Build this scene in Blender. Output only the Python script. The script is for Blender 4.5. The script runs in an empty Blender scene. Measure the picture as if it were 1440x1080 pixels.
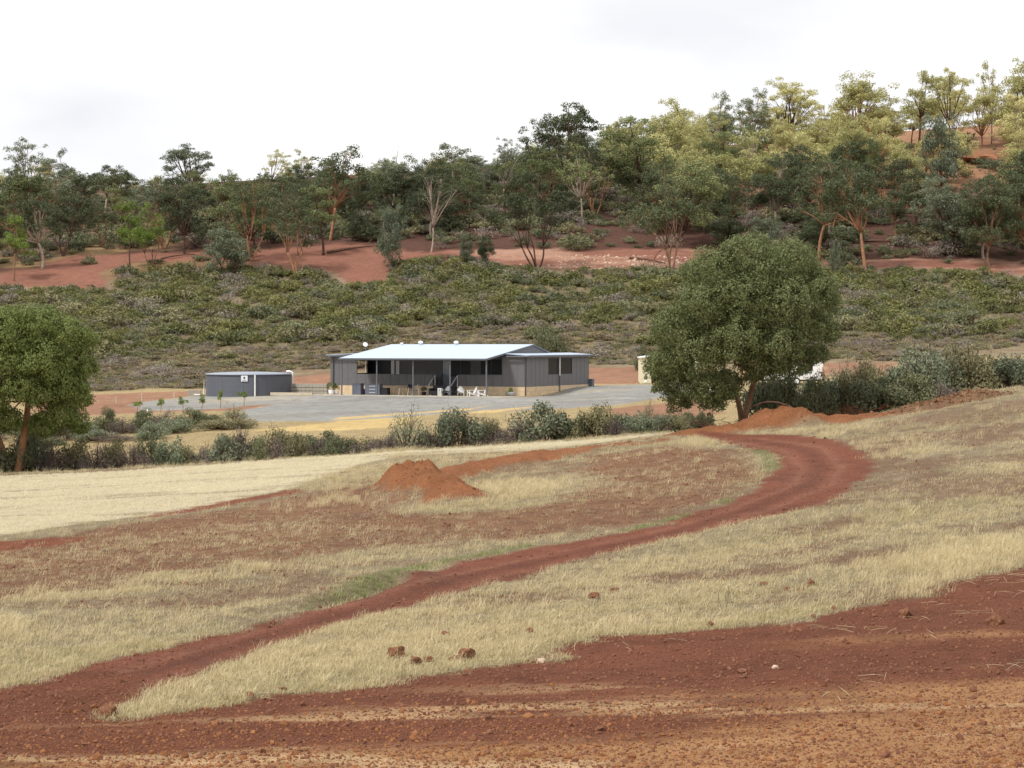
import bpy, math
import numpy as np
from mathutils import Vector, Matrix

# ------------------------------------------------------------------ camera
S = bpy.context.scene
COL = S.collection
FPX, HZ, CX, CAMZ = 3000.0, 480.0, 720.0, 7.0      # focal length in photo pixels, horizon row, centre column
cam_d = bpy.data.cameras.new('camera'); cam = bpy.data.objects.new('camera', cam_d); COL.objects.link(cam)
cam_d.sensor_width = 36; cam_d.lens = 75; cam_d.shift_y = -60 / 1440
cam_d.clip_start = 0.5; cam_d.clip_end = 9000
cam.location = (0, 0, CAMZ); cam.rotation_euler = (math.pi / 2, 0, 0)
S.camera = cam

# ------------------------------------------------------------------ sky, sun, exposure
SUN = Vector((-0.55, -0.42, 1.0)).normalized()
W = bpy.data.worlds.new('World'); S.world = W; W.use_nodes = True
nt = W.node_tree; nt.nodes.clear()
def N(t, typ, **kw):
    n = t.nodes.new(typ)
    for k, v in kw.items(): setattr(n, k, v)
    return n
sky = N(nt, 'ShaderNodeTexSky', sky_type='NISHITA', sun_disc=False)
sky.sun_elevation = math.asin(SUN.z); sky.sun_rotation = math.atan2(SUN.x, SUN.y)
tc = N(nt, 'ShaderNodeTexCoord'); mp = N(nt, 'ShaderNodeMapping'); mp.inputs['Scale'].default_value = (1, 1, 2.4)
mp.inputs['Location'].default_value = (0.23, 0.4, 0.116)
nz = N(nt, 'ShaderNodeTexNoise'); nz.inputs['Scale'].default_value = 4.2; nz.inputs['Detail'].default_value = 7; nz.inputs['Roughness'].default_value = .45
cr = N(nt, 'ShaderNodeValToRGB')
cr.color_ramp.elements[0].position = .31; cr.color_ramp.elements[0].color = (8.8, 8.95, 9.4, 1)
cr.color_ramp.elements[1].position = .46; cr.color_ramp.elements[1].color = (10.9, 10.9, 10.9, 1)
nz2 = N(nt, 'ShaderNodeTexNoise'); nz2.inputs['Scale'].default_value = 3.1; nz2.inputs['Detail'].default_value = 4
cr2 = N(nt, 'ShaderNodeValToRGB')
cr2.color_ramp.elements[0].position = .30; cr2.color_ramp.elements[0].color = (.90,) * 3 + (1,)
cr2.color_ramp.elements[1].position = .48; cr2.color_ramp.elements[1].color = (1, 1, 1, 1)
mx = N(nt, 'ShaderNodeMix', data_type='RGBA')
bg = N(nt, 'ShaderNodeBackground'); bg.inputs['Strength'].default_value = 0.1
wo = N(nt, 'ShaderNodeOutputWorld')
L = nt.links.new
L(tc.outputs['Generated'], mp.inputs['Vector']); L(mp.outputs[0], nz.inputs['Vector']); L(mp.outputs[0], nz2.inputs['Vector'])
L(nz.outputs['Fac'], cr.inputs[0]); L(nz2.outputs['Fac'], cr2.inputs[0])
L(cr2.outputs[0], mx.inputs[0]); L(sky.outputs[0], mx.inputs[6]); L(cr.outputs[0], mx.inputs[7])
L(mx.outputs[2], bg.inputs['Color']); L(bg.outputs[0], wo.inputs['Surface'])
sd = bpy.data.lights.new('sun', 'SUN'); sd.energy = 2.8; sd.angle = math.radians(8); sd.color = (1, .97, .91)
so = bpy.data.objects.new('sun', sd); COL.objects.link(so); so.rotation_euler = (-SUN).to_track_quat('-Z', 'Y').to_euler()
so.location = (0, 0, 60)
S.view_settings.view_transform = 'Standard'; S.view_settings.look = 'None'
S.view_settings.exposure = 0.03; S.view_settings.gamma = 1; S.view_settings.use_curve_mapping = False
S.cycles.max_bounces = 6; S.cycles.diffuse_bounces = 3; S.cycles.transparent_max_bounces = 6
S.cycles.caustics_reflective = False; S.cycles.caustics_refractive = False

rng = np.random.default_rng(7)
# ------------------------------------------------------------------ helpers: meshes
def mesh_arrays(name, V, FS, mats=(), mi=None, smooth=False):
    """V (n,3); FS list of (m,k) index arrays"""
    me = bpy.data.meshes.new(name)
    V = np.asarray(V, np.float32); me.vertices.add(len(V)); me.vertices.foreach_set('co', V.ravel())
    tot = np.concatenate([np.full(len(f), f.shape[1], np.int32) for f in FS])
    idx = np.concatenate([f.ravel() for f in FS]).astype(np.int32)
    me.loops.add(len(idx)); me.loops.foreach_set('vertex_index', idx)
    me.polygons.add(len(tot)); me.polygons.foreach_set('loop_start', np.concatenate([[0], np.cumsum(tot)[:-1]]).astype(np.int32))
    me.polygons.foreach_set('loop_total', tot)
    if mi is not None: me.polygons.foreach_set('material_index', np.concatenate(mi).astype(np.int32))
    me.polygons.foreach_set('use_smooth', np.full(len(tot), smooth, bool))
    for m in mats: me.materials.append(m)
    me.update(calc_edges=True); me.validate(); return me
class MB:
    def __init__(s): s.V = []; s.F = []; s.M = []; s.n = 0
    def add(s, V, F, m=0):
        V = np.asarray(V, float); F = np.asarray(F, int)
        s.V.append(V); s.F.append(F + s.n); s.M.append(np.full(len(F), m)); s.n += len(V); return s
    def box(s, x0, x1, y0, y1, z0, z1, m=0, M=None):
        V = np.array([(x, y, z) for z in (z0, z1) for y in (y0, y1) for x in (x0, x1)], float)
        if M is not None: V = np.array([M @ Vector(v) for v in V])
        return s.add(V, [(0, 2, 3, 1), (4, 5, 7, 6), (0, 1, 5, 4), (2, 6, 7, 3), (0, 4, 6, 2), (1, 3, 7, 5)], m)
    def prism(s, pts, d, m=0):          # polygon (list of 3D points) extruded by vector d
        P = np.array(pts, float); n = len(P); s.add(np.vstack([P, P + np.array(d)]), [(i, (i + 1) % n, n + (i + 1) % n, n + i) for i in range(n)], m)
        s.V.append(np.vstack([P, P + np.array(d)])); s.F.append(np.array([list(range(n))[::-1]]) + s.n); s.M.append(np.full(1, m))
        s.F.append(np.array([list(range(n, 2 * n))]) + s.n); s.M.append(np.full(1, m)); s.n += 2 * n; return s
    def tube(s, P, R, sides=6, m=0, cap=True):
        P = np.asarray(P, float); R = np.broadcast_to(np.asarray(R, float), (len(P),)); n = len(P)
        T = np.gradient(P, axis=0); T /= np.linalg.norm(T, axis=1)[:, None] + 1e-9
        ref = np.array([0, 0, 1.]) if abs(T[:, 2]).mean() < .8 else np.array([1., 0, 0])
        A = np.cross(T, ref); A /= np.linalg.norm(A, axis=1)[:, None] + 1e-9; B = np.cross(T, A)
        t = np.arange(sides) / sides * 2 * np.pi
        V = P[:, None] + R[:, None, None] * (np.cos(t)[None, :, None] * A[:, None] + np.sin(t)[None, :, None] * B[:, None])
        i = np.arange(n - 1)[:, None] * sides; j = np.arange(sides)[None]; k = (j + 1) % sides
        F = np.stack(np.broadcast_arrays(i + j, i + sides + j, i + sides + k, i + k), -1).reshape(-1, 4)
        s.add(V.reshape(-1, 3), F, m)
        if cap:
            o = s.n - n * sides
            s.F.append(np.array([[o + q for q in range(sides)]])); s.M.append(np.full(1, m))
            s.F.append(np.array([[o + (n - 1) * sides + q for q in range(sides)][::-1]])); s.M.append(np.full(1, m))
        return s
    def lathe(s, prof, c=(0, 0, 0), n=20, m=0):
        P = np.array(prof, float); t = np.arange(n) / n * 2 * np.pi
        V = np.stack([P[:, None, 0] * np.cos(t) + c[0], P[:, None, 0] * np.sin(t) + c[1], np.broadcast_to(P[:, None, 1] + c[2], (len(P), n))], -1)
        i = np.arange(len(P) - 1)[:, None] * n; j = np.arange(n)[None]; k = (j + 1) % n
        return s.add(V.reshape(-1, 3), np.stack(np.broadcast_arrays(i + j, i + k, i + n + k, i + n + j), -1).reshape(-1, 4), m)
    def mesh(s, name, mats, smooth=False):
        by = {}
        for F, M in zip(s.F, s.M): by.setdefault(F.shape[1], []).append((F, M))
        FS = [np.vstack([f for f, _ in v]) for v in by.values()]; mi = [np.concatenate([m for _, m in v]) for v in by.values()]
        return mesh_arrays(name, np.vstack(s.V), FS, mats, mi, smooth)
def link(name, me, parent=None, loc=None, rot=None, scl=None):
    o = bpy.data.objects.new(name, me); COL.objects.link(o)
    if parent: o.parent = parent
    if loc is not None: o.location = loc
    if rot is not None: o.rotation_euler = rot
    if scl is not None: o.scale = scl
    return o
def build(mb, name, mats, parent=None, smooth=False, **kw):
    return link(name, mb.mesh(name, mats if isinstance(mats, (list, tuple)) else [mats], smooth), parent, **kw)
def tag(o, label=None, cat=None, group=None, kind=None):
    if label: o['label'] = label
    if cat: o['category'] = cat
    if group: o['group'] = group
    if kind: o['kind'] = kind
    return o
def thing(name, label, cat, loc=(0, 0, 0), rz=0, group=None, scl=None):
    return tag(link(name, None, None, loc, (0, 0, rz), scl), label, cat, group)

# ------------------------------------------------------------------ helpers: noise and colour
def lin(r, g, b, k=1.0):
    c = np.array([r, g, b]) / 255.; c = np.where(c <= .04045, c / 12.92, ((c + .055) / 1.055) ** 2.4); return np.clip(c * k, 0, .85)
def vnoise(x, y, seed=0):
    xi = np.floor(x).astype(np.int64); yi = np.floor(y).astype(np.int64); fx = x - xi; fy = y - yi
    fx = fx * fx * (3 - 2 * fx); fy = fy * fy * (3 - 2 * fy)
    def h(a, b):
        v = (a * 374761393 + b * 668265263 + seed * 1442695041) & 0x7fffffff
        v = ((v ^ (v >> 13)) * 1274126177) & 0x7fffffff; v = v ^ (v >> 16); return (v & 0xffff) / 65535.
    return (h(xi, yi) * (1 - fx) + h(xi + 1, yi) * fx) * (1 - fy) + (h(xi, yi + 1) * (1 - fx) + h(xi + 1, yi + 1) * fx) * fy
def fbm(x, y, sc, seed=0, o=4):
    s = 0; a = 1; t = 0
    for i in range(o): s = s + a * vnoise(x / sc * 2 ** i, y / sc * 2 ** i, seed + i * 17); t += a; a *= .5
    return s / t - .5
def sm(e0, e1, x): t = np.clip((x - e0) / (e1 - e0), 0, 1); return t * t * (3 - 2 * t)

# ------------------------------------------------------------------ terrain
YK = [30, 36, 42, 50, 60, 70, 82, 95, 108, 118, 124, 132, 142, 155, 168, 180, 190, 205, 215, 228, 250, 275, 295, 305, 320, 345, 380, 420, 460, 520]
TAB = {
 0:    [1180,1100,1020,935,855,795,745,708,682,668, 682,680,655,622,598,580,568,560,552,533, 490,440,404,383,360,330,300,280,275,300],
 240:  [1170,1093,1012,928,848,786,733,692,668,656, 666,664,640,610,590,573,562,556,548,530, 486,435,398,374,350,322,292,270,262,285],
 480:  [1160,1087,1006,922,842,778,722,678,652,640, 648,647,628,603,583,567,557,550,541,522, 478,428,398,368,340,312,280,256,248,270],
 720:  [1150,1080,1000,915,835,770,710,665,640,625, 632,634,618,597,577,562,553,546,534,517, 470,418,376,355,330,302,268,242,235,260],
 960:  [1142,1072,992,905,822,755,692,645,620,607, 612,612,600,585,568,553,545,538,528,512, 468,420,380,358,330,296,255,222,212,240],
 1200: [1130,1060,982,893,806,735,670,624,602,592, 596,598,588,572,557,545,536,528,518,503, 465,425,388,370,340,300,248,205,192,225],
 1440: [1120,1050,970,880,790,715,645,595,558,537, 540,547,545,540,532,525,518,510,502,488, 455,420,388,368,335,290,235,190,175,210]}
def pchip(x, y, xi):
    h = np.diff(x); d = np.diff(y) / h; m = np.zeros_like(y)
    m[0], m[-1] = d[0], d[-1]
    w1 = 2 * h[1:] + h[:-1]; w2 = h[1:] + 2 * h[:-1]; ok = d[:-1] * d[1:] > 0
    with np.errstate(all='ignore'): m[1:-1] = np.where(ok, (w1 + w2) / (w1 / d[:-1] + w2 / d[1:]), 0)
    i = np.clip(np.searchsorted(x, xi, 'right') - 1, 0, len(x) - 2); t = (xi - x[i]) / h[i]
    return (y[i] * (1 + 2 * t) + h[i] * m[i] * t) * (1 - t) ** 2 + (y[i + 1] * (3 - 2 * t) + h[i] * m[i + 1] * (t - 1)) * t * t
YG = np.hstack([np.arange(0, 520, .5), np.geomspace(520, 6000, 80)]); UG = np.arange(-700, 2141, 20.)
_us = sorted(TAB); _cols = []
for u in _us:
    z = [(HZ - p) / FPX * y for p, y in zip(TAB[u], YK)]
    yk = np.array([0, 10, 20] + YK + [700, 1200, 6000], float); zk = np.array([-1.7, -3.9, -5.8] + z + [14, -3, -6], float)
    _cols.append(pchip(yk, zk, YG))
_cols = np.array(_cols)
ZT = np.array([[np.interp(u, _us, _cols[:, j]) for j in range(len(YG))] for u in np.clip(UG, -160, 1600)])
_k = np.exp(-.5 * (np.arange(-9, 10) / 3.5) ** 2); _k /= _k.sum()
ZT = np.apply_along_axis(lambda c: np.convolve(np.pad(c, 9, 'edge'), _k, 'valid'), 0, ZT)
def zbase(X, Y):
    X = np.asarray(X, float); Y = np.asarray(Y, float)
    u = np.clip(CX + FPX * X / np.maximum(Y, 30), UG[0], UG[-1] - .01); yc = np.clip(Y, 0, YG[-1] - .01)
    i = np.clip(np.searchsorted(YG, yc, 'right') - 1, 0, len(YG) - 2); t = (yc - YG[i]) / (YG[i + 1] - YG[i])
    a = (u - UG[0]) / 20; j = a.astype(int); s = a - j
    return (ZT[j, i] * (1 - s) + ZT[j + 1, i] * s) * (1 - t) + (ZT[j, i + 1] * (1 - s) + ZT[j + 1, i + 1] * s) * t + CAMZ
def P(px, py, far=False):
    """photo pixel -> ground point (first hit of the ray with the ground)"""
    ys = np.arange(30, 520, .25); z = zbase((px - CX) / FPX * ys, ys) - CAMZ; row = HZ - z / ys * FPX
    k = np.nonzero(row <= py)[0] if not far else np.nonzero((row <= py) & (ys > 135))[0]
    y = ys[k[0]] if len(k) else 300.
    return ((px - CX) / FPX * y, y)
def PL(*pts, far=False): return np.array([P(a, b, far) for a, b in pts])
def XY(px, Y): return ((px - CX) / FPX * Y, Y)
def seg_d(X, Y, A, B):
    ax, ay = A; bx, by = B; dx, dy = bx - ax, by - ay; t = np.clip(((X - ax) * dx + (Y - ay) * dy) / (dx * dx + dy * dy + 1e-9), 0, 1)
    return np.hypot(X - ax - t * dx, Y - ay - t * dy), t
def line_d(X, Y, pts, vals=None):
    d = np.full(np.shape(X), 1e9); v = np.zeros(np.shape(X))
    for i in range(len(pts) - 1):
        e, t = seg_d(X, Y, pts[i], pts[i + 1]); k = e < d
        if vals is not None: v = np.where(k, vals[i] + (vals[i + 1] - vals[i]) * t, v)
        d = np.where(k, e, d)
    return (d, v) if vals is not None else d
def poly_d(X, Y, pts):
    """signed distance, positive inside; only near the polygon's box"""
    X = np.asarray(X, float).ravel(); Y = np.asarray(Y, float).ravel(); out = np.full(X.shape, -99.)
    m = (X > pts[:, 0].min() - 8) & (X < pts[:, 0].max() + 8) & (Y > pts[:, 1].min() - 8) & (Y < pts[:, 1].max() + 8)
    x, y = X[m], Y[m]; ins = np.zeros(x.shape, bool); q = np.roll(pts, -1, 0)
    for (ax, ay), (bx, by) in zip(pts, q):
        if ay != by: ins ^= ((ay > y) != (by > y)) & (x < (bx - ax) * (y - ay) / (by - ay) + ax)
    d = line_d(x, y, np.vstack([pts, pts[:1]])); out[m] = np.where(ins, d, -d); return out

# house frame: right front wall corner, front runs left along -x, depth along +y
TH = math.radians(25); HC, HS = math.cos(TH), math.sin(TH); HY = 184.; HX = (741 - CX) / FPX * HY; HZ0 = CAMZ + (HZ - 557) / FPX * HY
def a_of(px, b): k = (px - CX) / FPX; return (k * (HY + b * HC) - HX - b * HS) / (HC + k * HS)
def b_of(px, a): k = (px - CX) / FPX; return (k * (HY - a * HS) - HX - a * HC) / (HS - k * HC)
def z_of(py, a, b): return (HZ - py) / FPX * (HY - a * HS + b * HC) + CAMZ - HZ0
def h_local(X, Y): dx, dy = X - HX, Y - HY; return dx * HC - dy * HS, dx * HS + dy * HC

MOUND = [(PL((574, 684), (592, 687), (612, 694), (640, 704)), (.75, .92, .75, .25), 2.0), (np.array([XY(592, 92), XY(660, 98), XY(745, 102), XY(850, 107), XY(985, 113)]), (.5, .36, .36, .2, .1), 1.8)]
ORANGE = np.array([XY(985, 112.5), XY(1050, 113), XY(1105, 113.5), XY(1165, 114), XY(1245, 113)]), (.15, .55, 1.15, .4, .2), 2.7
RUBBLE = np.array([XY(1300, 112.5), XY(1365, 114)]), (.25, .4), 2.0
TANK = XY(350, 194)
def zfull(X, Y):
    X = np.asarray(X, float); Y = np.asarray(Y, float); z = zbase(X, Y); far = Y > 20
    for pts, hs, w in MOUND + [ORANGE, RUBBLE]:
        k = (np.abs(X - pts[:, 0].mean()) < 20) & (np.abs(Y - pts[:, 1].mean()) < 20)
        if not k.any(): continue
        d, v = line_d(X[k], Y[k], pts, hs); n = fbm(X[k], Y[k], 1.2, 3)
        z[k] += v * (.5 - .5 * np.cos(np.pi * np.clip(1.3 * (1 - (d + n * 1.1) / w), 0, 1))) * (1 + n * .8 + .7 * fbm(X[k], Y[k], .5, 8, 3))
    # hollow inside the bank
    hx, hy = XY(700, 93); z -= .35 * np.exp(-((X - hx) / 4) ** 2 - ((Y - hy) / 4.5) ** 2)
    # ditch by the track
    k = (Y > 45) & (Y < 75) & (np.abs(X) < 25)
    if k.any():
        d = line_d(X[k], Y[k], DITCH); z[k] -= .22 * np.exp(-(d / .45) ** 2); z[k] += .12 * np.exp(-((d - .9) / .5) ** 2)
    k = (Y > 36) & (Y < 118) & (np.abs(X) < 26)
    if k.any():
        d = line_d(X[k], Y[k], RUTS); z[k] -= .05 * np.exp(-((d - .78) / .2) ** 2)
    # level pad of the house and of the tank
    a, b = h_local(X, Y); dd = np.maximum(np.maximum(-22 - a, a - 3), np.maximum(-5.5 - b, b - 15)); w = sm(4.5, .3, dd)
    z = z * (1 - w) + (HZ0 - .03 + .62 * sm(2, 12, b) * sm(-5, 0, a)) * w
    w = sm(7.5, 4.6, np.hypot(X - TANK[0], Y - TANK[1])); z = z * (1 - w) + (CAMZ + (HZ - 556.5) / FPX * 194) * w
    # bumps
    amp = np.where(Y < 130, .09, np.where(Y < 215, .05, .35)); z = z + amp * fbm(X, Y, 4.5, 11) * sm(4, -1, -dd + 0 * X) * 1.6 * np.where(dd < 1, 0, 1)
    near = (Y > 25) & (Y < 125); z = z + np.where(near, fbm(X, Y, .5, 5, 3) * .05, 0)
    return z

# ------------------------------------------------------------------ ground cover map (world-space outlines traced on the ground)
TRACK = PL((-220,1020),(-100,992),(0,971),(130,938),(250,905),(390,875),(480,853),(560,822),(650,790),(760,768),(880,749),(960,733),(1015,712),(1062,690),(1090,665),(1088,645),(1062,630),(1020,624),(985,619),(975,613),
           (1040,611),(1130,612),(1190,624),(1222,645),(1222,668),(1185,700),(1100,724),(1000,745),(900,765),(800,790),(700,820),(600,846),(500,873),(400,905),(300,943),(200,985),(110,1020),(-50,1080),(-220,1150))
DIRT = np.vstack([PL((-220,1020),(0,1004),(95,1016),(150,1014),(350,987),(500,966),(640,946),(760,926),(850,900),(1000,882),(1130,872),(1190,858),(1250,845),(1320,826),(1440,806),(1660,770)), [(40, 33), (40, -200), (-60, -200), (-40, 30)]])
STUB = PL((-260,683),(0,670),(240,658),(480,641),(720,626),(985,607),(900,615),(760,632),(560,640),(500,655),(420,685),(250,720),(120,735),(0,752),(-260,790))
TILL = PL((-260,800),(0,768),(200,735),(420,700),(520,672),(560,690),(560,725),(720,718),(860,690),(1000,640),(1055,640),(1065,668),(1010,705),(900,735),(700,760),(520,775),(330,795),(150,820),(0,845),(-260,900))
TILL2 = PL((830,640),(960,625),(1050,638),(1062,668),(1000,705),(850,715),(760,705),(850,680))
GREENL = [PL((0,968),(120,930),(240,895),(330,872)), PL((385,862),(470,842),(560,806),(640,786),(740,768)), PL((880,746),(950,729),(990,722)), PL((1012,708),(1060,688),(1088,664),(1080,640),(1050,628))]
RUTS = PL((-120,1045),(0,1003),(200,950),(400,889),(520,858),(650,812),(800,779),(950,747),(1060,716),(1140,682),(1156,655),(1130,632),(1050,618))
LEFTD = PL((-400,1090),(-400,1000),(-100,990),(0,974),(130,943),(190,950),(195,980),(125,1008),(95,1019),(150,1019),(100,1050),(-100,1080))
DITCH = PL((360,868),(420,860),(500,838),(560,815))
GRAVEL = PL((345,577),(420,562),(440,559),(470,560),(741,560),(830,545),(900,541),(1000,541),(1000,552),(930,560),(850,572),(760,576),(600,584),(480,592),(360,594),(330,586),far=True)
GRAVEL2 = PL((190,568),(250,561),(280,560),(420,560),(440,563),(300,576),(200,578),far=True)
YELLOW = [PL((470,590),(560,584),(650,578),(690,571),(600,579),(480,587),far=True), PL((600,584),(700,580),(765,571),(700,576),far=True), PL((360,606),(480,592),(600,585),(560,600),(470,606),far=True)]
REDS = [PL((60,588),(110,585),(230,580),(340,578),(420,563),(420,560),(330,568),(230,572),(200,566),(280,557),(285,550),(200,552),(100,556),(20,562),far=True),
        PL((400,545),(470,545),(470,526),(400,530),far=True), PL((815,540),(960,538),(1000,538),(1000,517),(815,518),far=True), PL((850,577),(985,560),(1010,582),(960,590),(880,590),far=True),
        PL((1160,530),(1260,528),(1265,510),(1160,512),far=True)]
BANK = [PL((-260,408),(0,404),(150,405),(140,385),(190,370),(300,366),(420,366),(480,366),(480,346),(330,350),(200,356),(90,362),(60,378),(-260,392),far=True),
        PL((365,368),(450,372),(490,400),(540,398),(545,372),(620,358),(680,362),(720,377),(800,379),(960,378),(1040,378),(1040,354),(800,350),(700,350),(600,354),(480,343),(380,352),far=True),
        PL((1150,374),(1300,379),(1440,389),(1660,392),(1660,370),(1440,366),(1300,364),(1150,364),far=True), PL((1390,470),(1430,462),(1450,478),(1400,490),far=True)]
HEATH = PL((-400,575),(0,558),(120,551),(290,545),(405,522),(470,518),(815,515),(940,513),(1180,506),(1265,507),(1330,500),(1440,487),(1840,460),(1840,398),(1440,391),(1300,380),(1150,377),(960,380),(800,381),(720,380),(680,366),(620,360),(545,374),(545,397),(515,404),(485,400),(450,378),(370,376),(300,382),(270,368),(230,364),(170,378),(155,407),(0,406),(-400,420),far=True)
GRASSFAR = PL((-300,690),(-300,600),(200,622),(330,600),(470,606),(760,582),(860,590),(1000,600),(1000,612),(600,628),(240,662),far=True)
PATCH = [PL((1180,640),(1250,625),(1260,650),(1230,690),(1190,705)), PL((1330,610),(1420,590),(1440,615),(1350,640)), PL((1100,745),(1200,725),(1240,735),(1130,757)), PL((1010,806),(1130,790),(1270,768),(1262,784),(1130,803),(1030,813)), PL((1330,742),(1440,732),(1560,720),(1560,738),(1440,746)), PL((1240,660),(1340,640),(1360,690),(1280,700)), PL((920,812),(965,802),(975,810),(930,820)), PL((1180,855),(1250,838),(1300,836),(1290,846),(1200,864))]
REDP = [PL((-200,775),(0,762),(80,755),(126,756),(100,766),(0,778),(-200,800)), PL((190,727),(300,708),(420,688),(430,691),(310,714),(200,731)), PL((940,735),(1010,716),(1000,728))]
KA = 1 / 1.05
def C3(r, g, b): return lin(r, g, b, KA)
def CS(r, g, b):
    c = lin(r, g, b, KA); l = c @ np.array([.3, .5, .2]); return c * .92 + l * .08
def soft(d, w, n): return sm(-w, w, d + n)
def cover(X, Y):
    """masks and bare-ground colour at world points"""
    sh = X.shape; X = X.ravel(); Y = Y.ravel(); n1 = fbm(X, Y, 2.2, 21, 5); n2 = fbm(X, Y, 9, 31, 4); n3 = fbm(X, Y, .6, 41, 3)
    M = {}
    M['dirt'] = soft(poly_d(X, Y, DIRT), .45, n1 * 2.4 + n3 * .9); M['dirt'][(Y < 28)] = 1; M['dirt'] = np.maximum(M['dirt'], soft(poly_d(X, Y, LEFTD), .25, n1 * .5))
    M['track'] = soft(poly_d(X, Y, TRACK), .28, n1 * .9 + n3 * .6)
    M['stub'] = soft(poly_d(X, Y, STUB), .3, n1 * .5)
    M['till'] = np.maximum(soft(poly_d(X, Y, TILL), 1.0, n1 * 2.4), soft(poly_d(X, Y, TILL2), 1.0, n1 * 3))
    g = np.zeros(X.shape)
    for l in GREENL: g = np.maximum(g, sm(.5, .1, line_d(X, Y, l) + n1 * .5))
    M['green'] = g * sm(-.12, .14, n2) * .7
    o = np.zeros(X.shape)
    for q_, (pts, hs, w) in enumerate(MOUND + [ORANGE]): o = np.maximum(o, sm(w * .85, w * .5, line_d(X, Y, pts) + n1 * 1.8) * (sm(-.16, .06, n2 + .6 * n1 + .1) if q_ == 1 else 1))
    M['orange'] = o
    rb = sm(2.3, 1.4, line_d(X, Y, RUBBLE[0]) + n1 * 2); M['rubble'] = rb
    M['gravel'] = np.maximum(soft(poly_d(X, Y, GRAVEL), .6, n1 * 1.5), soft(poly_d(X, Y, GRAVEL2), .6, n1 * 1.5))
    y = np.zeros(X.shape)
    for p in YELLOW: y = np.maximum(y, soft(poly_d(X, Y, p), .5, n1 * 1.6))
    M['yellow'] = y
    r = np.zeros(X.shape)
    for p in REDS: r = np.maximum(r, soft(poly_d(X, Y, p), .6, n1 * 1.5))
    M['red'] = r
    b = np.zeros(X.shape)
    for p in BANK: b = np.maximum(b, soft(poly_d(X, Y, p), .9, n1 * 4))
    M['bank'] = b
    M['heath'] = soft(poly_d(X, Y, HEATH), .8, n1 * 3)
    u = CX + FPX * X / np.maximum(Y, 30); M['u'] = u
    M['forest'] = sm(296, 304, Y + n1 * 8)
    M['hilltop'] = M['forest'] * sm(345, 372, Y + n1 * 30) * sm(900, 1150, u + n2 * 200)
    M['bare'] = sm(.05, .2, fbm(X * .45, Y, 5, 35, 4) + .35 * n1) * (1 - M['stub'])                # bare brown patches in the paddock
    sb_ = X * .86 + Y * .5; tb_ = Y * .86 - X * .5; M['band'] = fbm(sb_ * .16, tb_, 3.2, 201, 5); M['band2'] = fbm(sb_ * .2, tb_, 4.5, 231, 4)
    p_ = np.zeros(X.shape)
    for q_ in PATCH: p_ = np.maximum(p_, soft(poly_d(X, Y, q_), .7, n1 * 2.5 + n3))
    M['bare'] = np.maximum(np.maximum(M['bare'] * .8, p_), sm(.13, .25, M['band']) * .8 * (1 - M['stub']))
    rp_ = np.zeros(X.shape)
    for q_ in REDP: rp_ = np.maximum(rp_, soft(poly_d(X, Y, q_), .35, n1 * 1.2 + n3 * .4))
    M['redp'] = rp_
    M['n1'], M['n2'], M['n3'] = n1, n2, n3
    c = np.broadcast_to(CS(150, 134, 106), (len(X), 3)).copy()
    def lay(m, col): c[:] = c * (1 - m[:, None]) + np.asarray(col) * m[:, None]
    lay(sm(-.1, .3, n1) * .6, CS(134, 114, 88)); lay(M['bare'] * .7, CS(128, 98, 76))
    lay(M['stub'], CS(206, 192, 158)); lay(M['stub'] * sm(.0, .25, fbm(X + Y * .4, Y * 6, 5, 77, 4)) * .9, CS(164, 144, 112))
    lay(M['till'] * .85, CS(138, 98, 72)); lay(M['till'] * sm(.05, .3, n3) * .5, CS(104, 76, 58))
    lay(M['green'] * .6, CS(124, 126, 82))
    lay(M['orange'], CS(152, 98, 62)); lay(M['orange'] * sm(.0, .25, n1) * .5, CS(134, 84, 56)); lay(M['rubble'], CS(132, 100, 74))
    lay(M['redp'], CS(140, 84, 60))
    lay(M['track'], CS(134, 80, 60)); lay(M['track'] * sm(.05, .3, n1) * .5, CS(108, 72, 60)); lay(M['track'] * sm(.08, .3, fbm(X, Y, 6, 91)) * .5, CS(138, 86, 66))
    rd_ = line_d(X, Y, RUTS); lay(M['track'] * np.exp(-((rd_ + n1 * .3 - .78) / .26) ** 2) * .5, CS(154, 106, 84)); lay(M['track'] * np.exp(-((rd_ + n1 * .4) / .3) ** 2) * .45, CS(98, 64, 52))
    # near dirt: red brown, ochre and pale streaks running across
    d = M['dirt']; st = fbm(X * .28, Y, 2.0, 51, 5); st2 = fbm(X * .22, Y, 1.1, 61, 4); st3 = fbm(X * .16, Y, 2.6, 57, 5); ochre = sm(43, 38.5, Y - X * .3 + st3 * 17 + n1 * 3)
    lay(d, CS(130, 78, 56)); lay(d * sm(.0, .3, n1) * .5, CS(102, 62, 48)); lay(d * ochre * .85, CS(196, 146, 96)); lay(d * sm(47, 41, Y - X * .3) * sm(.10, .22, fbm(X * .2, Y, 1.6, 63, 5)) * .75, CS(220, 182, 132)); lay(d * ochre * sm(.02, .2, st2) * .8, CS(230, 194, 146)); lay(d * ochre * sm(.08, .2, n1) * .5, CS(194, 152, 88))
    lay(d * sm(.1, .28, st) * .7, CS(128, 80, 58)); lay(d * sm(.16, .3, st2) * sm(47, 40, Y) * .6, CS(210, 168, 118))
    f = sm(120, 128, Y)
    lay(f * (1 - M['heath']) * sm(222, 216, Y), CS(172, 150, 108))
    lay(M['red'], CS(162, 120, 94)); lay(M['red'] * sm(0, .3, n1) * .5, CS(146, 106, 82)); lay(M['gravel'], CS(154, 152, 148)); lay(M['gravel'] * sm(-.05, .3, fbm(X * .5, Y, 5, 71)) * .5, CS(172, 166, 154))
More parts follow.
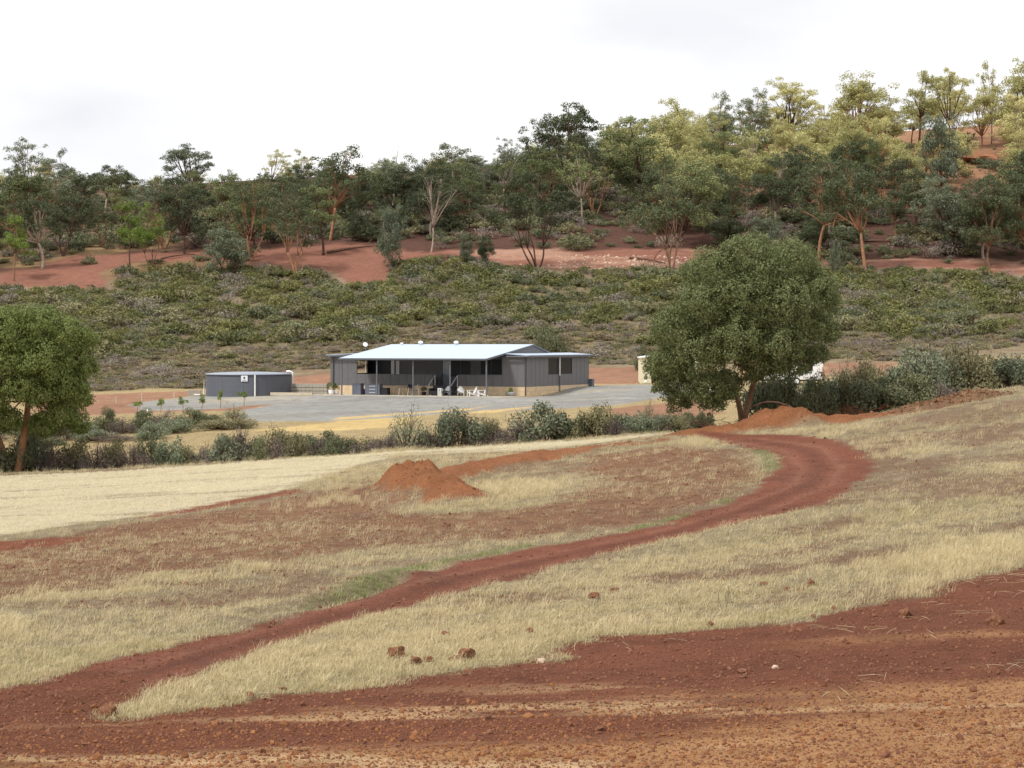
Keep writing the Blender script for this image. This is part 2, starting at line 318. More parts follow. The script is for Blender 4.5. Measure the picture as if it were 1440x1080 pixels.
    lay(M['gravel'] * sm(.02, .18, fbm(X * .12 + Y * .02, Y * 1.2, 2.2, 73, 4)) * .5, CS(136, 130, 122)); lay(M['gravel'] * sm(.12, .24, fbm(X * .3, Y, 2.5, 79, 4)) * .5, CS(188, 176, 150))
    lay(M['yellow'], CS(208, 178, 118))
    lay(M['heath'], CS(128, 112, 88)); lay(M['heath'] * sm(.0, .3, n2) * .6, CS(150, 132, 102))
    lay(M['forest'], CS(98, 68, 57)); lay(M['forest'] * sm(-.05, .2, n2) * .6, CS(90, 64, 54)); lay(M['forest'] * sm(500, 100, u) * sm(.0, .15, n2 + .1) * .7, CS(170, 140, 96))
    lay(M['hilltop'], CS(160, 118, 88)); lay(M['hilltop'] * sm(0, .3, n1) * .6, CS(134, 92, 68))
    lay(M['bank'], CS(146, 98, 80)); lay(M['bank'] * sm(-.05, .2, fbm(X * .4, Y * 2.5, 6, 81)) * sm(500, 720, u) * .7, CS(186, 146, 122))
    M['col'] = c; return M

# ------------------------------------------------------------------ materials
def princ(name, rough=.8, spec=.3, metal=0.0):
    m = bpy.data.materials.new(name); m.use_nodes = True; t = m.node_tree; b = t.nodes['Principled BSDF']
    b.inputs['Roughness'].default_value = rough; b.inputs['Specular IOR Level'].default_value = spec; b.inputs['Metallic'].default_value = metal; return m, t, b
def mat(name, rgb, rough=.7, spec=.3, var=.12, scale=6., bump=0, metal=0., wave=None):
    m, t, b = princ(name, rough, spec, metal); c = np.array(rgb)
    tcn = N(t, 'ShaderNodeTexCoord'); n = N(t, 'ShaderNodeTexNoise'); n.inputs['Scale'].default_value = scale; n.inputs['Detail'].default_value = 5
    r = N(t, 'ShaderNodeValToRGB'); r.color_ramp.elements[0].position = .3; r.color_ramp.elements[1].position = .7
    r.color_ramp.elements[0].color = (*np.clip(c * (1 - var), 0, 1), 1); r.color_ramp.elements[1].color = (*np.clip(c * (1 + var), 0, 1), 1)
    K = t.links.new; K(tcn.outputs['Object'], n.inputs['Vector']); K(n.outputs['Fac'], r.inputs[0]); K(r.outputs[0], b.inputs['Base Color'])
    if bump or wave:
        bp = N(t, 'ShaderNodeBump'); bp.inputs['Strength'].default_value = bump or .4; bp.inputs['Distance'].default_value = .03
        if wave:
            w = N(t, 'ShaderNodeTexWave', wave_type='BANDS', bands_direction=wave[0]); w.inputs['Scale'].default_value = wave[1]; K(tcn.outputs['Object'], w.inputs['Vector']); K(w.outputs['Fac'], bp.inputs['Height'])
        else: K(n.outputs['Fac'], bp.inputs['Height'])
        K(bp.outputs[0], b.inputs['Normal'])
    return m
def leafmat(name, ca, cb, cc=None, rough=.55, trans=.22):
    m, t, b = princ(name, rough, .25); g = N(t, 'ShaderNodeNewGeometry'); oi = N(t, 'ShaderNodeObjectInfo'); K = t.links.new
    a = N(t, 'ShaderNodeMath', operation='MULTIPLY_ADD'); a.inputs[1].default_value = .5
    h = N(t, 'ShaderNodeMath', operation='MULTIPLY'); h.inputs[1].default_value = .5
    K(oi.outputs['Random'], h.inputs[0]); K(g.outputs['Random Per Island'], a.inputs[0]); K(h.outputs[0], a.inputs[2])
    r = N(t, 'ShaderNodeValToRGB'); e = r.color_ramp.elements; e[0].position = .15; e[1].position = .85; e[0].color = (*ca, 1); e[1].color = (*cb, 1)
    if cc is not None: x = e.new(.95); x.color = (*cc, 1)
    K(a.outputs[0], r.inputs[0]); K(r.outputs[0], b.inputs['Base Color'])
    if trans:
        tr = N(t, 'ShaderNodeBsdfTranslucent'); K(r.outputs[0], tr.inputs['Color']); ms = N(t, 'ShaderNodeMixShader'); ms.inputs[0].default_value = trans
        K(b.outputs[0], ms.inputs[1]); K(tr.outputs[0], ms.inputs[2]); K(ms.outputs[0], t.nodes['Material Output'].inputs['Surface'])
    return m
def ground_material():
    m, t, b = princ('ground_soil', .95, .1); K = t.links.new; at = N(t, 'ShaderNodeAttribute', attribute_name='soil'); tcn = N(t, 'ShaderNodeTexCoord')
    def noi(s, d=6, r=.6):
        n = N(t, 'ShaderNodeTexNoise'); n.inputs['Scale'].default_value = s; n.inputs['Detail'].default_value = d; n.inputs['Roughness'].default_value = r; K(tcn.outputs['Object'], n.inputs['Vector']); return n
    n1, n2, n3 = noi(11., 9, .8), noi(1.1), noi(.16)
    def rng_(n, lo, hi):
        q = N(t, 'ShaderNodeMapRange'); q.inputs[1].default_value = .28; q.inputs[2].default_value = .72; q.inputs[3].default_value = lo; q.inputs[4].default_value = hi; K(n.outputs['Fac'], q.inputs[0]); return q
    a, c, d = rng_(n1, .45, 1.5), rng_(n2, .82, 1.16), rng_(n3, .9, 1.1)
    m1 = N(t, 'ShaderNodeMath', operation='MULTIPLY'); m2 = N(t, 'ShaderNodeMath', operation='MULTIPLY'); K(a.outputs[0], m1.inputs[0]); K(c.outputs[0], m1.inputs[1]); K(m1.outputs[0], m2.inputs[0]); K(d.outputs[0], m2.inputs[1])
    v = N(t, 'ShaderNodeVectorMath', operation='SCALE'); K(at.outputs['Color'], v.inputs[0]); K(m2.outputs[0], v.inputs['Scale']); K(v.outputs[0], b.inputs['Base Color'])
    bp = N(t, 'ShaderNodeBump'); bp.inputs['Strength'].default_value = 1.0; bp.inputs['Distance'].default_value = .1; K(n1.outputs['Fac'], bp.inputs['Height']); K(bp.outputs[0], b.inputs['Normal'])
    return m
MT = {}
MT['soil'] = ground_material()
MT['dry'] = leafmat('dry_grass_blades', C3(196, 180, 138), C3(238, 222, 182), C3(162, 142, 104), .8, .25)
MT['grey'] = leafmat('grey_grass_blades', C3(162, 150, 124), C3(202, 188, 158), C3(130, 112, 90), .8, .2)
MT['brown'] = leafmat('brown_grass_blades', C3(128, 106, 78), C3(172, 150, 112), C3(110, 86, 64), .85, .15)
MT['sagegrass'] = leafmat('greenish_dry_blades', C3(170, 160, 112), C3(208, 196, 150), C3(146, 132, 94), .8, .25)
MT['straw'] = leafmat('straw_blades', C3(220, 208, 176), C3(242, 234, 210), C3(194, 178, 142), .8, .25)
MT['green'] = leafmat('green_grass_blades', C3(124, 134, 84), C3(168, 170, 118), C3(192, 182, 134), .7, .3)
MT['clod'] = leafmat('red_clods', C3(98, 64, 50), C3(142, 98, 74), C3(190, 150, 110), .9, 0)
MT['oclod'] = leafmat('brown_clods', C3(116, 76, 52), C3(164, 112, 72), C3(212, 172, 126), .9, 0)
MT['bclod'] = leafmat('brown_soil_clods', C3(92, 66, 48), C3(138, 100, 72), C3(166, 124, 88), .95, 0)
MT['rock'] = mat('rust_rock', C3(124, 86, 64), .95, .1, .45, 4, 1.0)
MT['prock'] = mat('pale_stone', C3(206, 180, 160), .9, .15, .2, 4, .4)
MT['orock'] = mat('ochre_outcrop_rock', C3(150, 106, 80), .9, .1, .4, .7, .8)
MT['bark_o'] = mat('orange_bark', C3(164, 120, 92), .85, .15, .3, 2.2, .4)
MT['bark_p'] = mat('pale_bark', C3(180, 162, 146), .85, .15, .22, 1.8, .3)
MT['bark_d'] = mat('dark_bark', C3(98, 76, 64), .9, .1, .35, 2., .5)
MT['bark_t'] = mat('tan_bark', C3(138, 108, 86), .88, .12, .35, 2.2, .5)
MT['dead'] = mat('dead_wood', C3(112, 88, 74), .9, .1, .3, 3, .4)
MT['reddead'] = mat('reddish_dead_twigs', C3(112, 66, 50), .9, .1, .3, 3, .3)
MT['lf_dark'] = leafmat('dark_gum_leaves', C3(60, 69, 47), C3(102, 110, 76), C3(126, 132, 94))
MT['lf_olive'] = leafmat('olive_gum_leaves', C3(88, 98, 60), C3(142, 148, 98), C3(162, 166, 114))
MT['lf_grey'] = leafmat('grey_gum_leaves', C3(98, 106, 84), C3(148, 154, 126), C3(166, 168, 140))
MT['lf_pale'] = leafmat('sun_painted_gum_leaves', C3(152, 152, 96), C3(220, 212, 150), C3(234, 226, 170))  # crest sunlight put into the leaf colour
MT['lf_bright'] = leafmat('fresh_green_leaves', C3(90, 112, 44), C3(142, 158, 76), C3(158, 168, 84))
MT['lf_hero'] = leafmat('gum_leaves', C3(98, 107, 66), C3(156, 162, 108), C3(196, 195, 144))
MT['lf_left'] = leafmat('left_gum_leaves', C3(76, 90, 46), C3(124, 136, 74), C3(148, 154, 92))  # own leaf greens of the gum by the gully
MT['sh_green'] = leafmat('heath_green', C3(94, 98, 56), C3(140, 138, 84), C3(160, 152, 98))
MT['sh_olive'] = leafmat('heath_olive', C3(116, 112, 80), C3(158, 152, 114), C3(174, 164, 124))
MT['sh_grey'] = leafmat('heath_grey', C3(124, 114, 104), C3(164, 152, 140), C3(184, 174, 162), .7, .1)
MT['sh_brown'] = leafmat('heath_brown', C3(122, 108, 84), C3(162, 146, 116), C3(180, 164, 128), .7, .15)
MT['sh_dark'] = leafmat('gully_dark_leaves', C3(86, 92, 66), C3(136, 138, 102), C3(156, 154, 116))
MT['sh_purple'] = leafmat('gully_purple_twigs', C3(96, 86, 80), C3(138, 124, 114), C3(156, 142, 130), .75, .1)
MT['sh_sage'] = leafmat('gully_sage_leaves', C3(108, 120, 92), C3(152, 160, 130), C3(168, 172, 142))
MT['clad'] = mat('charcoal_cladding', lin(110, 109, 111), .55, .3, .05, 2, .2, 0, ('X', 6.0))
MT['trim'] = mat('dark_grey_trim', lin(74, 76, 82), .45, .4, .05, 3)
MT['postm'] = mat('grey_post', lin(104, 106, 112), .45, .4, .05, 3)
MT['roof'] = mat('pale_blue_roof', lin(184, 198, 217), .38, .5, .03, .5)
MT['glass'] = mat('dark_glass', lin(26, 27, 33), .35, .25, .05, 1)
MT['dglass'] = mat('reflection_tinted_glass', lin(150, 156, 164), .15, .5, .15, 2)  # pale door pane, its reflection put into the colour
MT['inner'] = mat('shaded_inner_wall', lin(88, 88, 96), .6, .3, .05, 2)
MT['lime'] = mat('limestone_block', lin(214, 190, 158), .85, .2, .14, 3, .3)
MT['conc'] = mat('pale_concrete', lin(196, 186, 168), .85, .2, .1, 2, .2)
MT['gconc'] = mat('grey_concrete', lin(168, 162, 152), .85, .2, .12, 2, .2)
MT['white'] = mat('white_paint', lin(236, 236, 236), .45, .4, .03, 3)
MT['black'] = mat('black_plastic', lin(36, 36, 42), .5, .4, .1, 3)
MT['slate'] = mat('slate_grey_steel', lin(98, 104, 118), .4, .5, .06, 3)
MT['tank'] = mat('tank_steel', lin(100, 103, 113), .5, .4, .06, .8, .5, 0, ('Z', 13.))
MT['tankroof'] = mat('tank_roof', lin(150, 156, 170), .4, .4, .05, .6)
MT['cream'] = mat('cream_cladding', lin(232, 224, 194), .6, .3, .04, 2)
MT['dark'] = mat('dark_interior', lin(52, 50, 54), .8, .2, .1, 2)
MT['wood'] = mat('bleached_wood', lin(196, 184, 166), .8, .2, .12, 6)
MT['pot'] = mat('stone_pot', lin(150, 148, 146), .8, .2, .12, 6)
MT['tyre'] = mat('tyre_rubber', lin(40, 40, 42), .8, .2, .1, 6)
MT['stripe'] = mat('dark_green_stripe', lin(60, 84, 80), .5, .4, .05, 6)
MT['redlamp'] = mat('red_lamp_plastic', lin(150, 40, 36), .3, .5, .05, 6)
MT['blue'] = mat('sign_blue_ink', lin(70, 88, 128), .6, .3, .05, 6)
# ------------------------------------------------------------------ the ground: one sheet
def rows():
    r = list(np.arange(-300, -20, 20.)) + list(np.arange(-20, 28, 1.5))
    for y0, y1, st in ((28, 60, .15), (60, 130, .26), (130, 225, .5), (225, 330, .85), (330, 520, 2.2)): r += list(np.arange(y0, y1, st))
    return np.array(r + list(np.geomspace(520, 6000, 30)))
RY = rows(); us = np.concatenate([-np.geomspace(9000, 260, 26), np.linspace(-240, 1680, 370), 1440 + np.geomspace(260, 9000, 26)])
uf = us
GX = (uf[None, :] - CX) / FPX * np.maximum(RY, 34)[:, None]; GY = np.broadcast_to(RY[:, None], GX.shape)
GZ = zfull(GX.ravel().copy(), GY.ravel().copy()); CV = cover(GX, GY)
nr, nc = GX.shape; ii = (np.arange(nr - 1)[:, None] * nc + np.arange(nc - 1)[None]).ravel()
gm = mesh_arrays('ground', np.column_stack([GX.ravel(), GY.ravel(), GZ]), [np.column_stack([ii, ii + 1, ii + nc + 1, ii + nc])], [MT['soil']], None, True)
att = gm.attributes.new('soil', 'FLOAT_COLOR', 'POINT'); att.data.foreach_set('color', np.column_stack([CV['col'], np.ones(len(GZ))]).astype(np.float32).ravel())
tag(link('ground', gm), 'red soil and dry grass paddock rising to a wooded hill', None, None, 'structure')
def zat(x, y): return float(zfull(np.array([x]), np.array([y]))[0])
# ------------------------------------------------------------------ plant builders
def unit(r, n):
    v = r.normal(size=(n, 3)); return v / np.linalg.norm(v, axis=1)[:, None]
def leaves(mb, r, c, out, Ln, Wd, droop=.5, m=0, flat=1.1):
    n = len(c); a = unit(r, n) + np.array([0, 0, -droop]); a -= .65 * (a * out).sum(1)[:, None] * out; a /= np.linalg.norm(a, axis=1)[:, None]
    q = unit(r, n) + flat * out + np.array([0, 0, .25]); b = np.cross(a, q); b /= np.linalg.norm(b, axis=1)[:, None] + 1e-9
    l = (Ln * r.uniform(.6, 1.25, n))[:, None] / 2; w = (Wd * r.uniform(.7, 1.3, n))[:, None] / 2
    V = np.stack([c - a * l, c + b * w, c + a * l, c - b * w], 1).reshape(-1, 3)
    mb.add(V, np.arange(4 * n).reshape(-1, 4), m)
def clump(mb, r, c, rad, n, Ln, Wd, droop=.5, m=0, lo=-.45, inner=.5, rag=0.):
    d = unit(r, int(n * 1.6)); d = d[d[:, 2] > lo + r.uniform(-.25, .25, len(d))][:n]
    if rag:
        ph = r.uniform(0, 6, 6); s_ = np.sin(d[:, 0] * 5.5 + ph[0]) * np.sin(d[:, 1] * 5.5 + ph[1]) + np.sin(d[:, 2] * 6 + ph[2]) * np.sin((d[:, 0] - d[:, 1]) * 5 + ph[3]); d = d[(s_ > -rag) | (r.uniform(size=len(d)) < .12)]
        s_ = np.sin(d[:, 0] * 9 + ph[4]) * np.sin(d[:, 1] * 9 + ph[5]) * np.sin(d[:, 2] * 8 + ph[0]); rad = np.asarray(rad) * (1 + .2 * s_)[:, None]
    k = r.uniform(inner ** 3, 1, len(d)) ** (1 / 3.); k *= 1 + .16 * np.sin(d[:, 0] * 5 + c[0] * 3) * np.sin(d[:, 1] * 5 + c[1] * 5) + r.normal(0, .05, len(d))
    leaves(mb, r, np.asarray(c) + d * k[:, None] * np.asarray(rad), d, Ln, Wd, droop, m)
def bez(p, q, t, n=6):
    s = np.linspace(0, 1, n)[:, None]; return (1 - s) ** 2 * np.asarray(p) + 2 * s * (1 - s) * np.asarray(q) + s * s * np.asarray(t)
def skeleton(mb, r, base, forks, centers, r0, nl, sides=7, trunk_bend=.03, twig=1., H=10):
    """base point, list of stem fork points; limbs reach to groups of clump centres"""
    cen = np.asarray(centers, float); own = np.argmin(np.linalg.norm(cen[:, None, :2] - np.asarray(forks)[None, :, :2], axis=2), 1)
    for si, fk in enumerate(np.asarray(forks, float)):
        mid = (np.asarray(base) + fk) / 2 + r.normal(0, trunk_bend * H, 3) * [1, 1, 0.2]; rr = r0 * (1 if len(forks) == 1 else .75)
        st = bez(base, mid, fk, 9); rad = np.linspace(rr, rr * .72, 9); rad[0] *= 1.35; mb.tube(st, rad, sides)
        mine = cen[own == si]
        if not len(mine): continue
        az = np.arctan2(mine[:, 1] - fk[1], mine[:, 0] - fk[0]) + r.normal(0, .2, len(mine)); order = np.argsort(az)
        for g in np.array_split(order, max(1, min(nl, len(order)))):
            gm_ = mine[g].mean(0); tgt = fk + (gm_ - fk) * .72; tgt[2] = fk[2] + (mine[g][:, 2].min() * .5 + gm_[2] * .5 - fk[2]) * .7
            ctl = fk + (tgt - fk) * .45 + np.array([0, 0, .18 * np.linalg.norm(tgt - fk)]) * r.uniform(-.6, .8) + r.normal(0, .035 * H, 3) * [1, 1, .4]
            lb = bez(fk, ctl, tgt, 7); mb.tube(lb, np.linspace(rr * .62, rr * .3, 7), max(5, sides - 1))
            for k in g:
                s = lb[r.integers(3, 7)]; e = mine[k]; cc = (s + e) / 2 + r.normal(0, .03 * H, 3) + [0, 0, -.02 * H]
                mb.tube(bez(s, cc, e, 5), np.linspace(rr * .22, rr * .05, 5) * twig, 4, cap=False)
def gum(seed, H=12., R=3., lo=.4, ng=9, per=4, cr=.85, nleaf=120, fork=.35, stems=1, r0=.2, Ln=.4, Wd=.165, flat=.95, bare=0., lean=.07, drop=.55, spr=.95):
    r = np.random.default_rng(seed); off = r.normal(0, lean * H, 2); G = []
    for i in range(ng):
        az = i * 2.39996 + r.normal(0, .45); rr = R * math.sqrt((i + .35) / ng) * r.uniform(.65, 1.12); z = H * (lo + (1 - lo) * (r.uniform(.3, 1.) if i else .97) * (1 - drop * (rr / R) ** 2)) - cr * .7
        G.append((rr * math.cos(az) + off[0] * z / H, rr * math.sin(az) + off[1] * z / H, z))
    forks = []
    for k in range(stems):
        a = k * 6.283 / stems + r.uniform(0, 1); d = 0 if stems == 1 else R * r.uniform(.2, .45); z = H * fork * r.uniform(.75, 1.2); forks.append(np.array([d * math.cos(a) + off[0] * fork * .7, d * math.sin(a) + off[1] * fork * .7, z]))
    tm, cm = MB(), MB(); rr = r0 * (1 if stems == 1 else .62)
    for fk in forks:
        st = bez((0, 0, -.35), fk / 2 + r.normal(0, .03 * H, 3) * [1, 1, .2], fk, 8); rad = np.linspace(rr, rr * .7, 8); rad[0] *= 1.3; tm.tube(st, rad, 7)
    for g in map(np.array, G):
        fk = forks[int(np.argmin([np.hypot(*(g - f)[:2]) for f in forks]))]; s = fk if g[2] > fk[2] else fk * r.uniform(.6, .9)
        lb = bez(s, s + (g - s) * .5 + r.normal(0, .045 * H, 3) * [1, 1, .5], g, 7); tm.tube(lb, np.linspace(rr * .55, rr * .16, 7), 5)
        if r.uniform() < bare:
            for _ in range(4): tm.tube(bez(lb[4], g + r.normal(0, .4, 3), g + r.normal(0, 1.1, 3) + [0, 0, .8], 4), np.linspace(rr * .14, .012, 4), 3, cap=False)
            continue
        for k in range(per):
            e = g + r.normal(0, 1, 3) * [spr, spr, spr * .5]; q = cr * r.uniform(.6, 1.25); tm.tube(bez(lb[r.integers(3, 7)], (g + e) / 2 + r.normal(0, .15, 3), e, 4), np.linspace(rr * .14, .015, 4), 4, cap=False)
            clump(cm, r, e, (q * 1.1, q * 1.1, q * flat), int(nleaf * (q / cr) ** 2), Ln, Wd, .7, 0, -.7, .25)
    return tm, cm
PROTO = {}
def proto(key, tb, lf, **kw):
    tm, cm = gum(**kw); PROTO.setdefault(key, []).append((tm.mesh('trunk', [MT[tb]], True), cm.mesh('crown', [MT[lf]]), kw.get('H', 12.), kw.get('R', 3.)))
BK = ['bark_d', 'bark_t', 'bark_d', 'bark_o', 'bark_p', 'bark_d']
FL = dict(Ln=.3, Wd=.125)
for i in range(4): proto('umbrella', BK[i], 'lf_dark', seed=100 + i, R=3.7, lo=.5, ng=13, per=6, cr=.62, nleaf=85, fork=.36, flat=.8, drop=.4, r0=.2, spr=.8, **FL)
for i in range(6): proto('bushy', BK[i], 'lf_dark', seed=120 + i, R=3.3, lo=.14, ng=17, per=7, cr=.72, nleaf=95, fork=.2, r0=.2, drop=.4, **FL)
for i in range(5): proto('tall', BK[5 - i], 'lf_olive', seed=140 + i, R=2.6, lo=.38, ng=11, per=6, cr=.66, nleaf=90, fork=.42, r0=.19, spr=.85, **FL)
for i in range(4): proto('open', ['bark_p', 'bark_t', 'bark_o', 'bark_t'][i], 'lf_olive', seed=160 + i, R=2.8, lo=.42, ng=11, per=4, cr=.58, nleaf=70, fork=.28, r0=.135, bare=.12, **FL)
for i in range(4): proto('mallee', ['bark_t', 'bark_d', 'bark_o', 'bark_d'][i], 'lf_dark', seed=180 + i, R=3.6, lo=.32, ng=14, per=6, cr=.68, nleaf=85, fork=.28, stems=4, r0=.18, bare=.04, **FL)
for i in range(2): proto('white', 'bark_p', 'lf_olive', seed=200 + i, R=3.2, lo=.5, ng=12, per=4, cr=.5, nleaf=50, fork=.32, r0=.16, bare=.25, drop=.25, **FL)
for i in range(3): proto('round', 'bark_d', 'lf_grey', seed=220 + i, H=6., R=2.5, lo=.0, ng=16, per=5, cr=.6, nleaf=110, fork=.12, stems=2, r0=.14, Ln=.24, Wd=.1, drop=.35, spr=.55)
NT = [0]
def tree(kind, px, Y, top, wpx, lf=None, label=None, group=None, X=None, H=None, name='gum_tree', var=None):
    x, y = XY(px, Y) if X is None else (X, Y); z = zat(x, y); pv = PROTO[kind]; NT[0] += 1
    tm, cm, h0, R0 = pv[(NT[0] if var is None else var) % len(pv)]
    h = H if H else (HZ - top) / FPX * Y + CAMZ - z; w = wpx / FPX * Y * 1.12 if wpx else 0
    sz = h / (h0 * .99); sx = min(w / (2 * (R0 + .9)), sz * 1.3) if w else sz * rng.uniform(1.05, 1.45); e = thing(name, label, 'tree', (x, y, z), rng.uniform(0, 6.28), group, (sx, sx * rng.uniform(.9, 1.1), sz))
    link('trunk', tm, e); c = link('crown', cm, e)
    if lf:
        c.material_slots[0].link = 'OBJECT'; c.material_slots[0].material = MT[lf]
    return e

# ------------------------------------------------------------------ forest on the hill
G_SKY = 'gum trees along the skyline'
hand = [('open', 40, 392, 199, 62, 'lf_grey', 'tall open gum on the skyline with two wispy grey-green crowns'), ('open', 84, 388, 212, 58, 'lf_grey', 'open pale-trunked skyline gum beside the taller wispy gum'),
 ('umbrella', 148, 372, 232, 80, 'lf_dark', 'dark low flat-topped gum against the white sky'), ('umbrella', 270, 378, 203, 112, 'lf_grey', 'wide umbrella-crowned gum with bare fanning branches on the skyline'),
 ('open', 380, 402, 213, 46, 'lf_pale', 'small sunlit-coloured gum on the ridge behind dark trees'), ('open', 422, 404, 211, 44, 'lf_pale', 'pale sunlit-coloured gum on the ridge beside the orange-trunked gum'),
 ('tall', 464, 322, 206, 84, 'lf_dark', 'dark gum with long bare orange trunk above the red bank'), ('open', 552, 350, 207, 74, 'lf_grey', 'sparse gum with dead-looking grey branches on the skyline'),
 ('white', 606, 308, 248, 64, 'lf_dark', 'slender gum with white forked branches above the red bank'), ('bushy', 640, 352, 209, 100, 'lf_olive', 'broad dense olive gum below the ridge line'),
 ('open', 716, 398, 192, 34, 'lf_grey', 'thin small-crowned gum beside the tallest dark tree'), ('umbrella', 792, 350, 145, 104, 'lf_dark', 'tallest dark gum rising high over the centre of the ridge'),
 ('tall', 762, 346, 170, 60, 'lf_dark', 'dark gum leaning against the tallest tree of the ridge'), ('open', 818, 330, 205, 76, 'lf_olive', 'gum with pale pink trunks on the slope below the tallest tree'),
 ('mallee', 755, 294, 246, 108, 'lf_dark', 'many-stemmed spreading gum standing on the red bank'), ('mallee', 944, 293, 232, 104, 'lf_dark', 'many-stemmed dark gum beside pale rubble on the bank'),
 ('bushy', 905, 345, 172, 110, 'lf_olive', 'broad dark gum on the slope beside the pale ridge trees'), ('round', 712, 392, 210, 60, 'lf_grey', 'low rounded grey gum on the ridge'),
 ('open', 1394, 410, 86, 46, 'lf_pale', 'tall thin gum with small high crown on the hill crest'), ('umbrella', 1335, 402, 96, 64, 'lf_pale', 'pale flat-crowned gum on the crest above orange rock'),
 ('bushy', 1205, 396, 112, 98, 'lf_pale', 'broad sunlit-coloured dome-crowned gum on the crest'), ('umbrella', 1108, 400, 121, 92, 'lf_pale', 'pale spreading umbrella gum on the crest'),
 ('round', 1174, 368, 170, 72, 'lf_pale', 'rounded sunlit-coloured gum below the crest rocks'), ('round', 1322, 358, 160, 74, 'lf_grey', 'grey rounded gum standing on bare orange slope'),
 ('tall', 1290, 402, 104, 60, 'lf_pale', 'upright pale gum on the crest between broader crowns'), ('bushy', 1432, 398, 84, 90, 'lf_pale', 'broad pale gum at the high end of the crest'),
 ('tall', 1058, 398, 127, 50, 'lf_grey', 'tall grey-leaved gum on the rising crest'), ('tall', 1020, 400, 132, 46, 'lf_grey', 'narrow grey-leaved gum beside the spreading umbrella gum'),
 ('bushy', 975, 398, 140, 72, 'lf_pale', 'pale dense gum where the ridge starts to climb'), ('bushy', 880, 404, 164, 80, 'lf_pale', 'sunlit-coloured gum just behind the tallest dark tree'),
 ('tall', 1152, 306, 226, 84, 'lf_dark', 'dark gum with orange double trunk at the foot of the slope'), ('tall', 1218, 298, 222, 96, 'lf_dark', 'dark gum with straight orange trunk above the pink bank'),
 ('bushy', 30, 318, 244, 96, 'lf_olive', 'big dense olive gum at the low end of the wood'), ('tall', 20, 299, 304, 44, 'lf_bright', 'small bright green gum in front of the big olive gum'),
 ('tall', 184, 303, 284, 44, 'lf_bright', 'slender bright green gum above the red soil'), ('mallee', 214, 302, 288, 56, 'lf_bright', 'bright green many-stemmed gum above the red soil'),
 ('round', 320, 299, 321, 72, 'lf_grey', 'round grey-green tree standing at the edge of the red bank'), ('mallee', 415, 297, 268, 84, 'lf_dark', 'dark gum with bare orange forked stems on red bank'),
 ('round', 553, 300, 288, 56, 'lf_grey', 'small grey-green gum beside the white-branched gum'), ('round', 655, 298, 330, 26, 'lf_grey', 'small upright grey sapling on the bank edge'), ('round', 682, 297, 333, 24, 'lf_dark', 'small dark sapling on the bank edge'),
 ('round', 1174, 290, 341, 22, 'lf_grey', 'small cone-shaped blue-green tree on pink bank'), ('bushy', 1392, 302, 246, 84, 'lf_dark', 'dense dark gum over the shaded end of the bank'), ('bushy', 1446, 312, 206, 90, 'lf_dark', 'tall dense dark gum beside the bank, darkest of the slope'),
 ('tall', 1285, 322, 240, 70, 'lf_dark', 'dark gum in front of the bare orange slope'), ('bushy', 1090, 330, 220, 90, 'lf_dark', 'wide dark gum in the shaded lower wood'), ('bushy', 990, 322, 236, 80, 'lf_dark', 'dark bushy gum above the rubble bank'),
 ('round', 1060, 372, 182, 60, 'lf_olive', 'rounded olive tree midway up the climbing ridge'), ('round', 1225, 345, 195, 46, 'lf_olive', 'small olive tree among the orange rocks')]
pts_used = []
for k, px, Y, top, w, lf, lab in hand:
    e = tree(k, px, Y, top, w, lf, lab); pts_used.append(XY(px, Y)); bk_ = 'bark_o' if 'orange' in lab and ('trunk' in lab or 'stems' in lab) else 'bark_p' if ('pale-trunked' in lab or 'pale pink trunks' in lab or 'white' in lab) else None
    if bk_:
        t_ = [o for o in e.children if o.name.startswith('trunk')][0]; t_.material_slots[0].link = 'OBJECT'; t_.material_slots[0].material = MT[bk_]
SKYU = [-200, 0, 40, 83, 120, 148, 190, 230, 270, 315, 345, 380, 420, 462, 510, 550, 590, 640, 690, 740, 790, 830, 850, 900, 960, 1020, 1060, 1110, 1150, 1200, 1250, 1290, 1340, 1390, 1440, 1700]
SKYV = [250, 245, 225, 228, 246, 240, 248, 240, 238, 240, 248, 236, 232, 225, 228, 228, 224, 216, 216, 205, 182, 186, 180, 170, 150, 142, 140, 134, 146, 122, 124, 118, 110, 106, 98, 90]
n_fill = 0
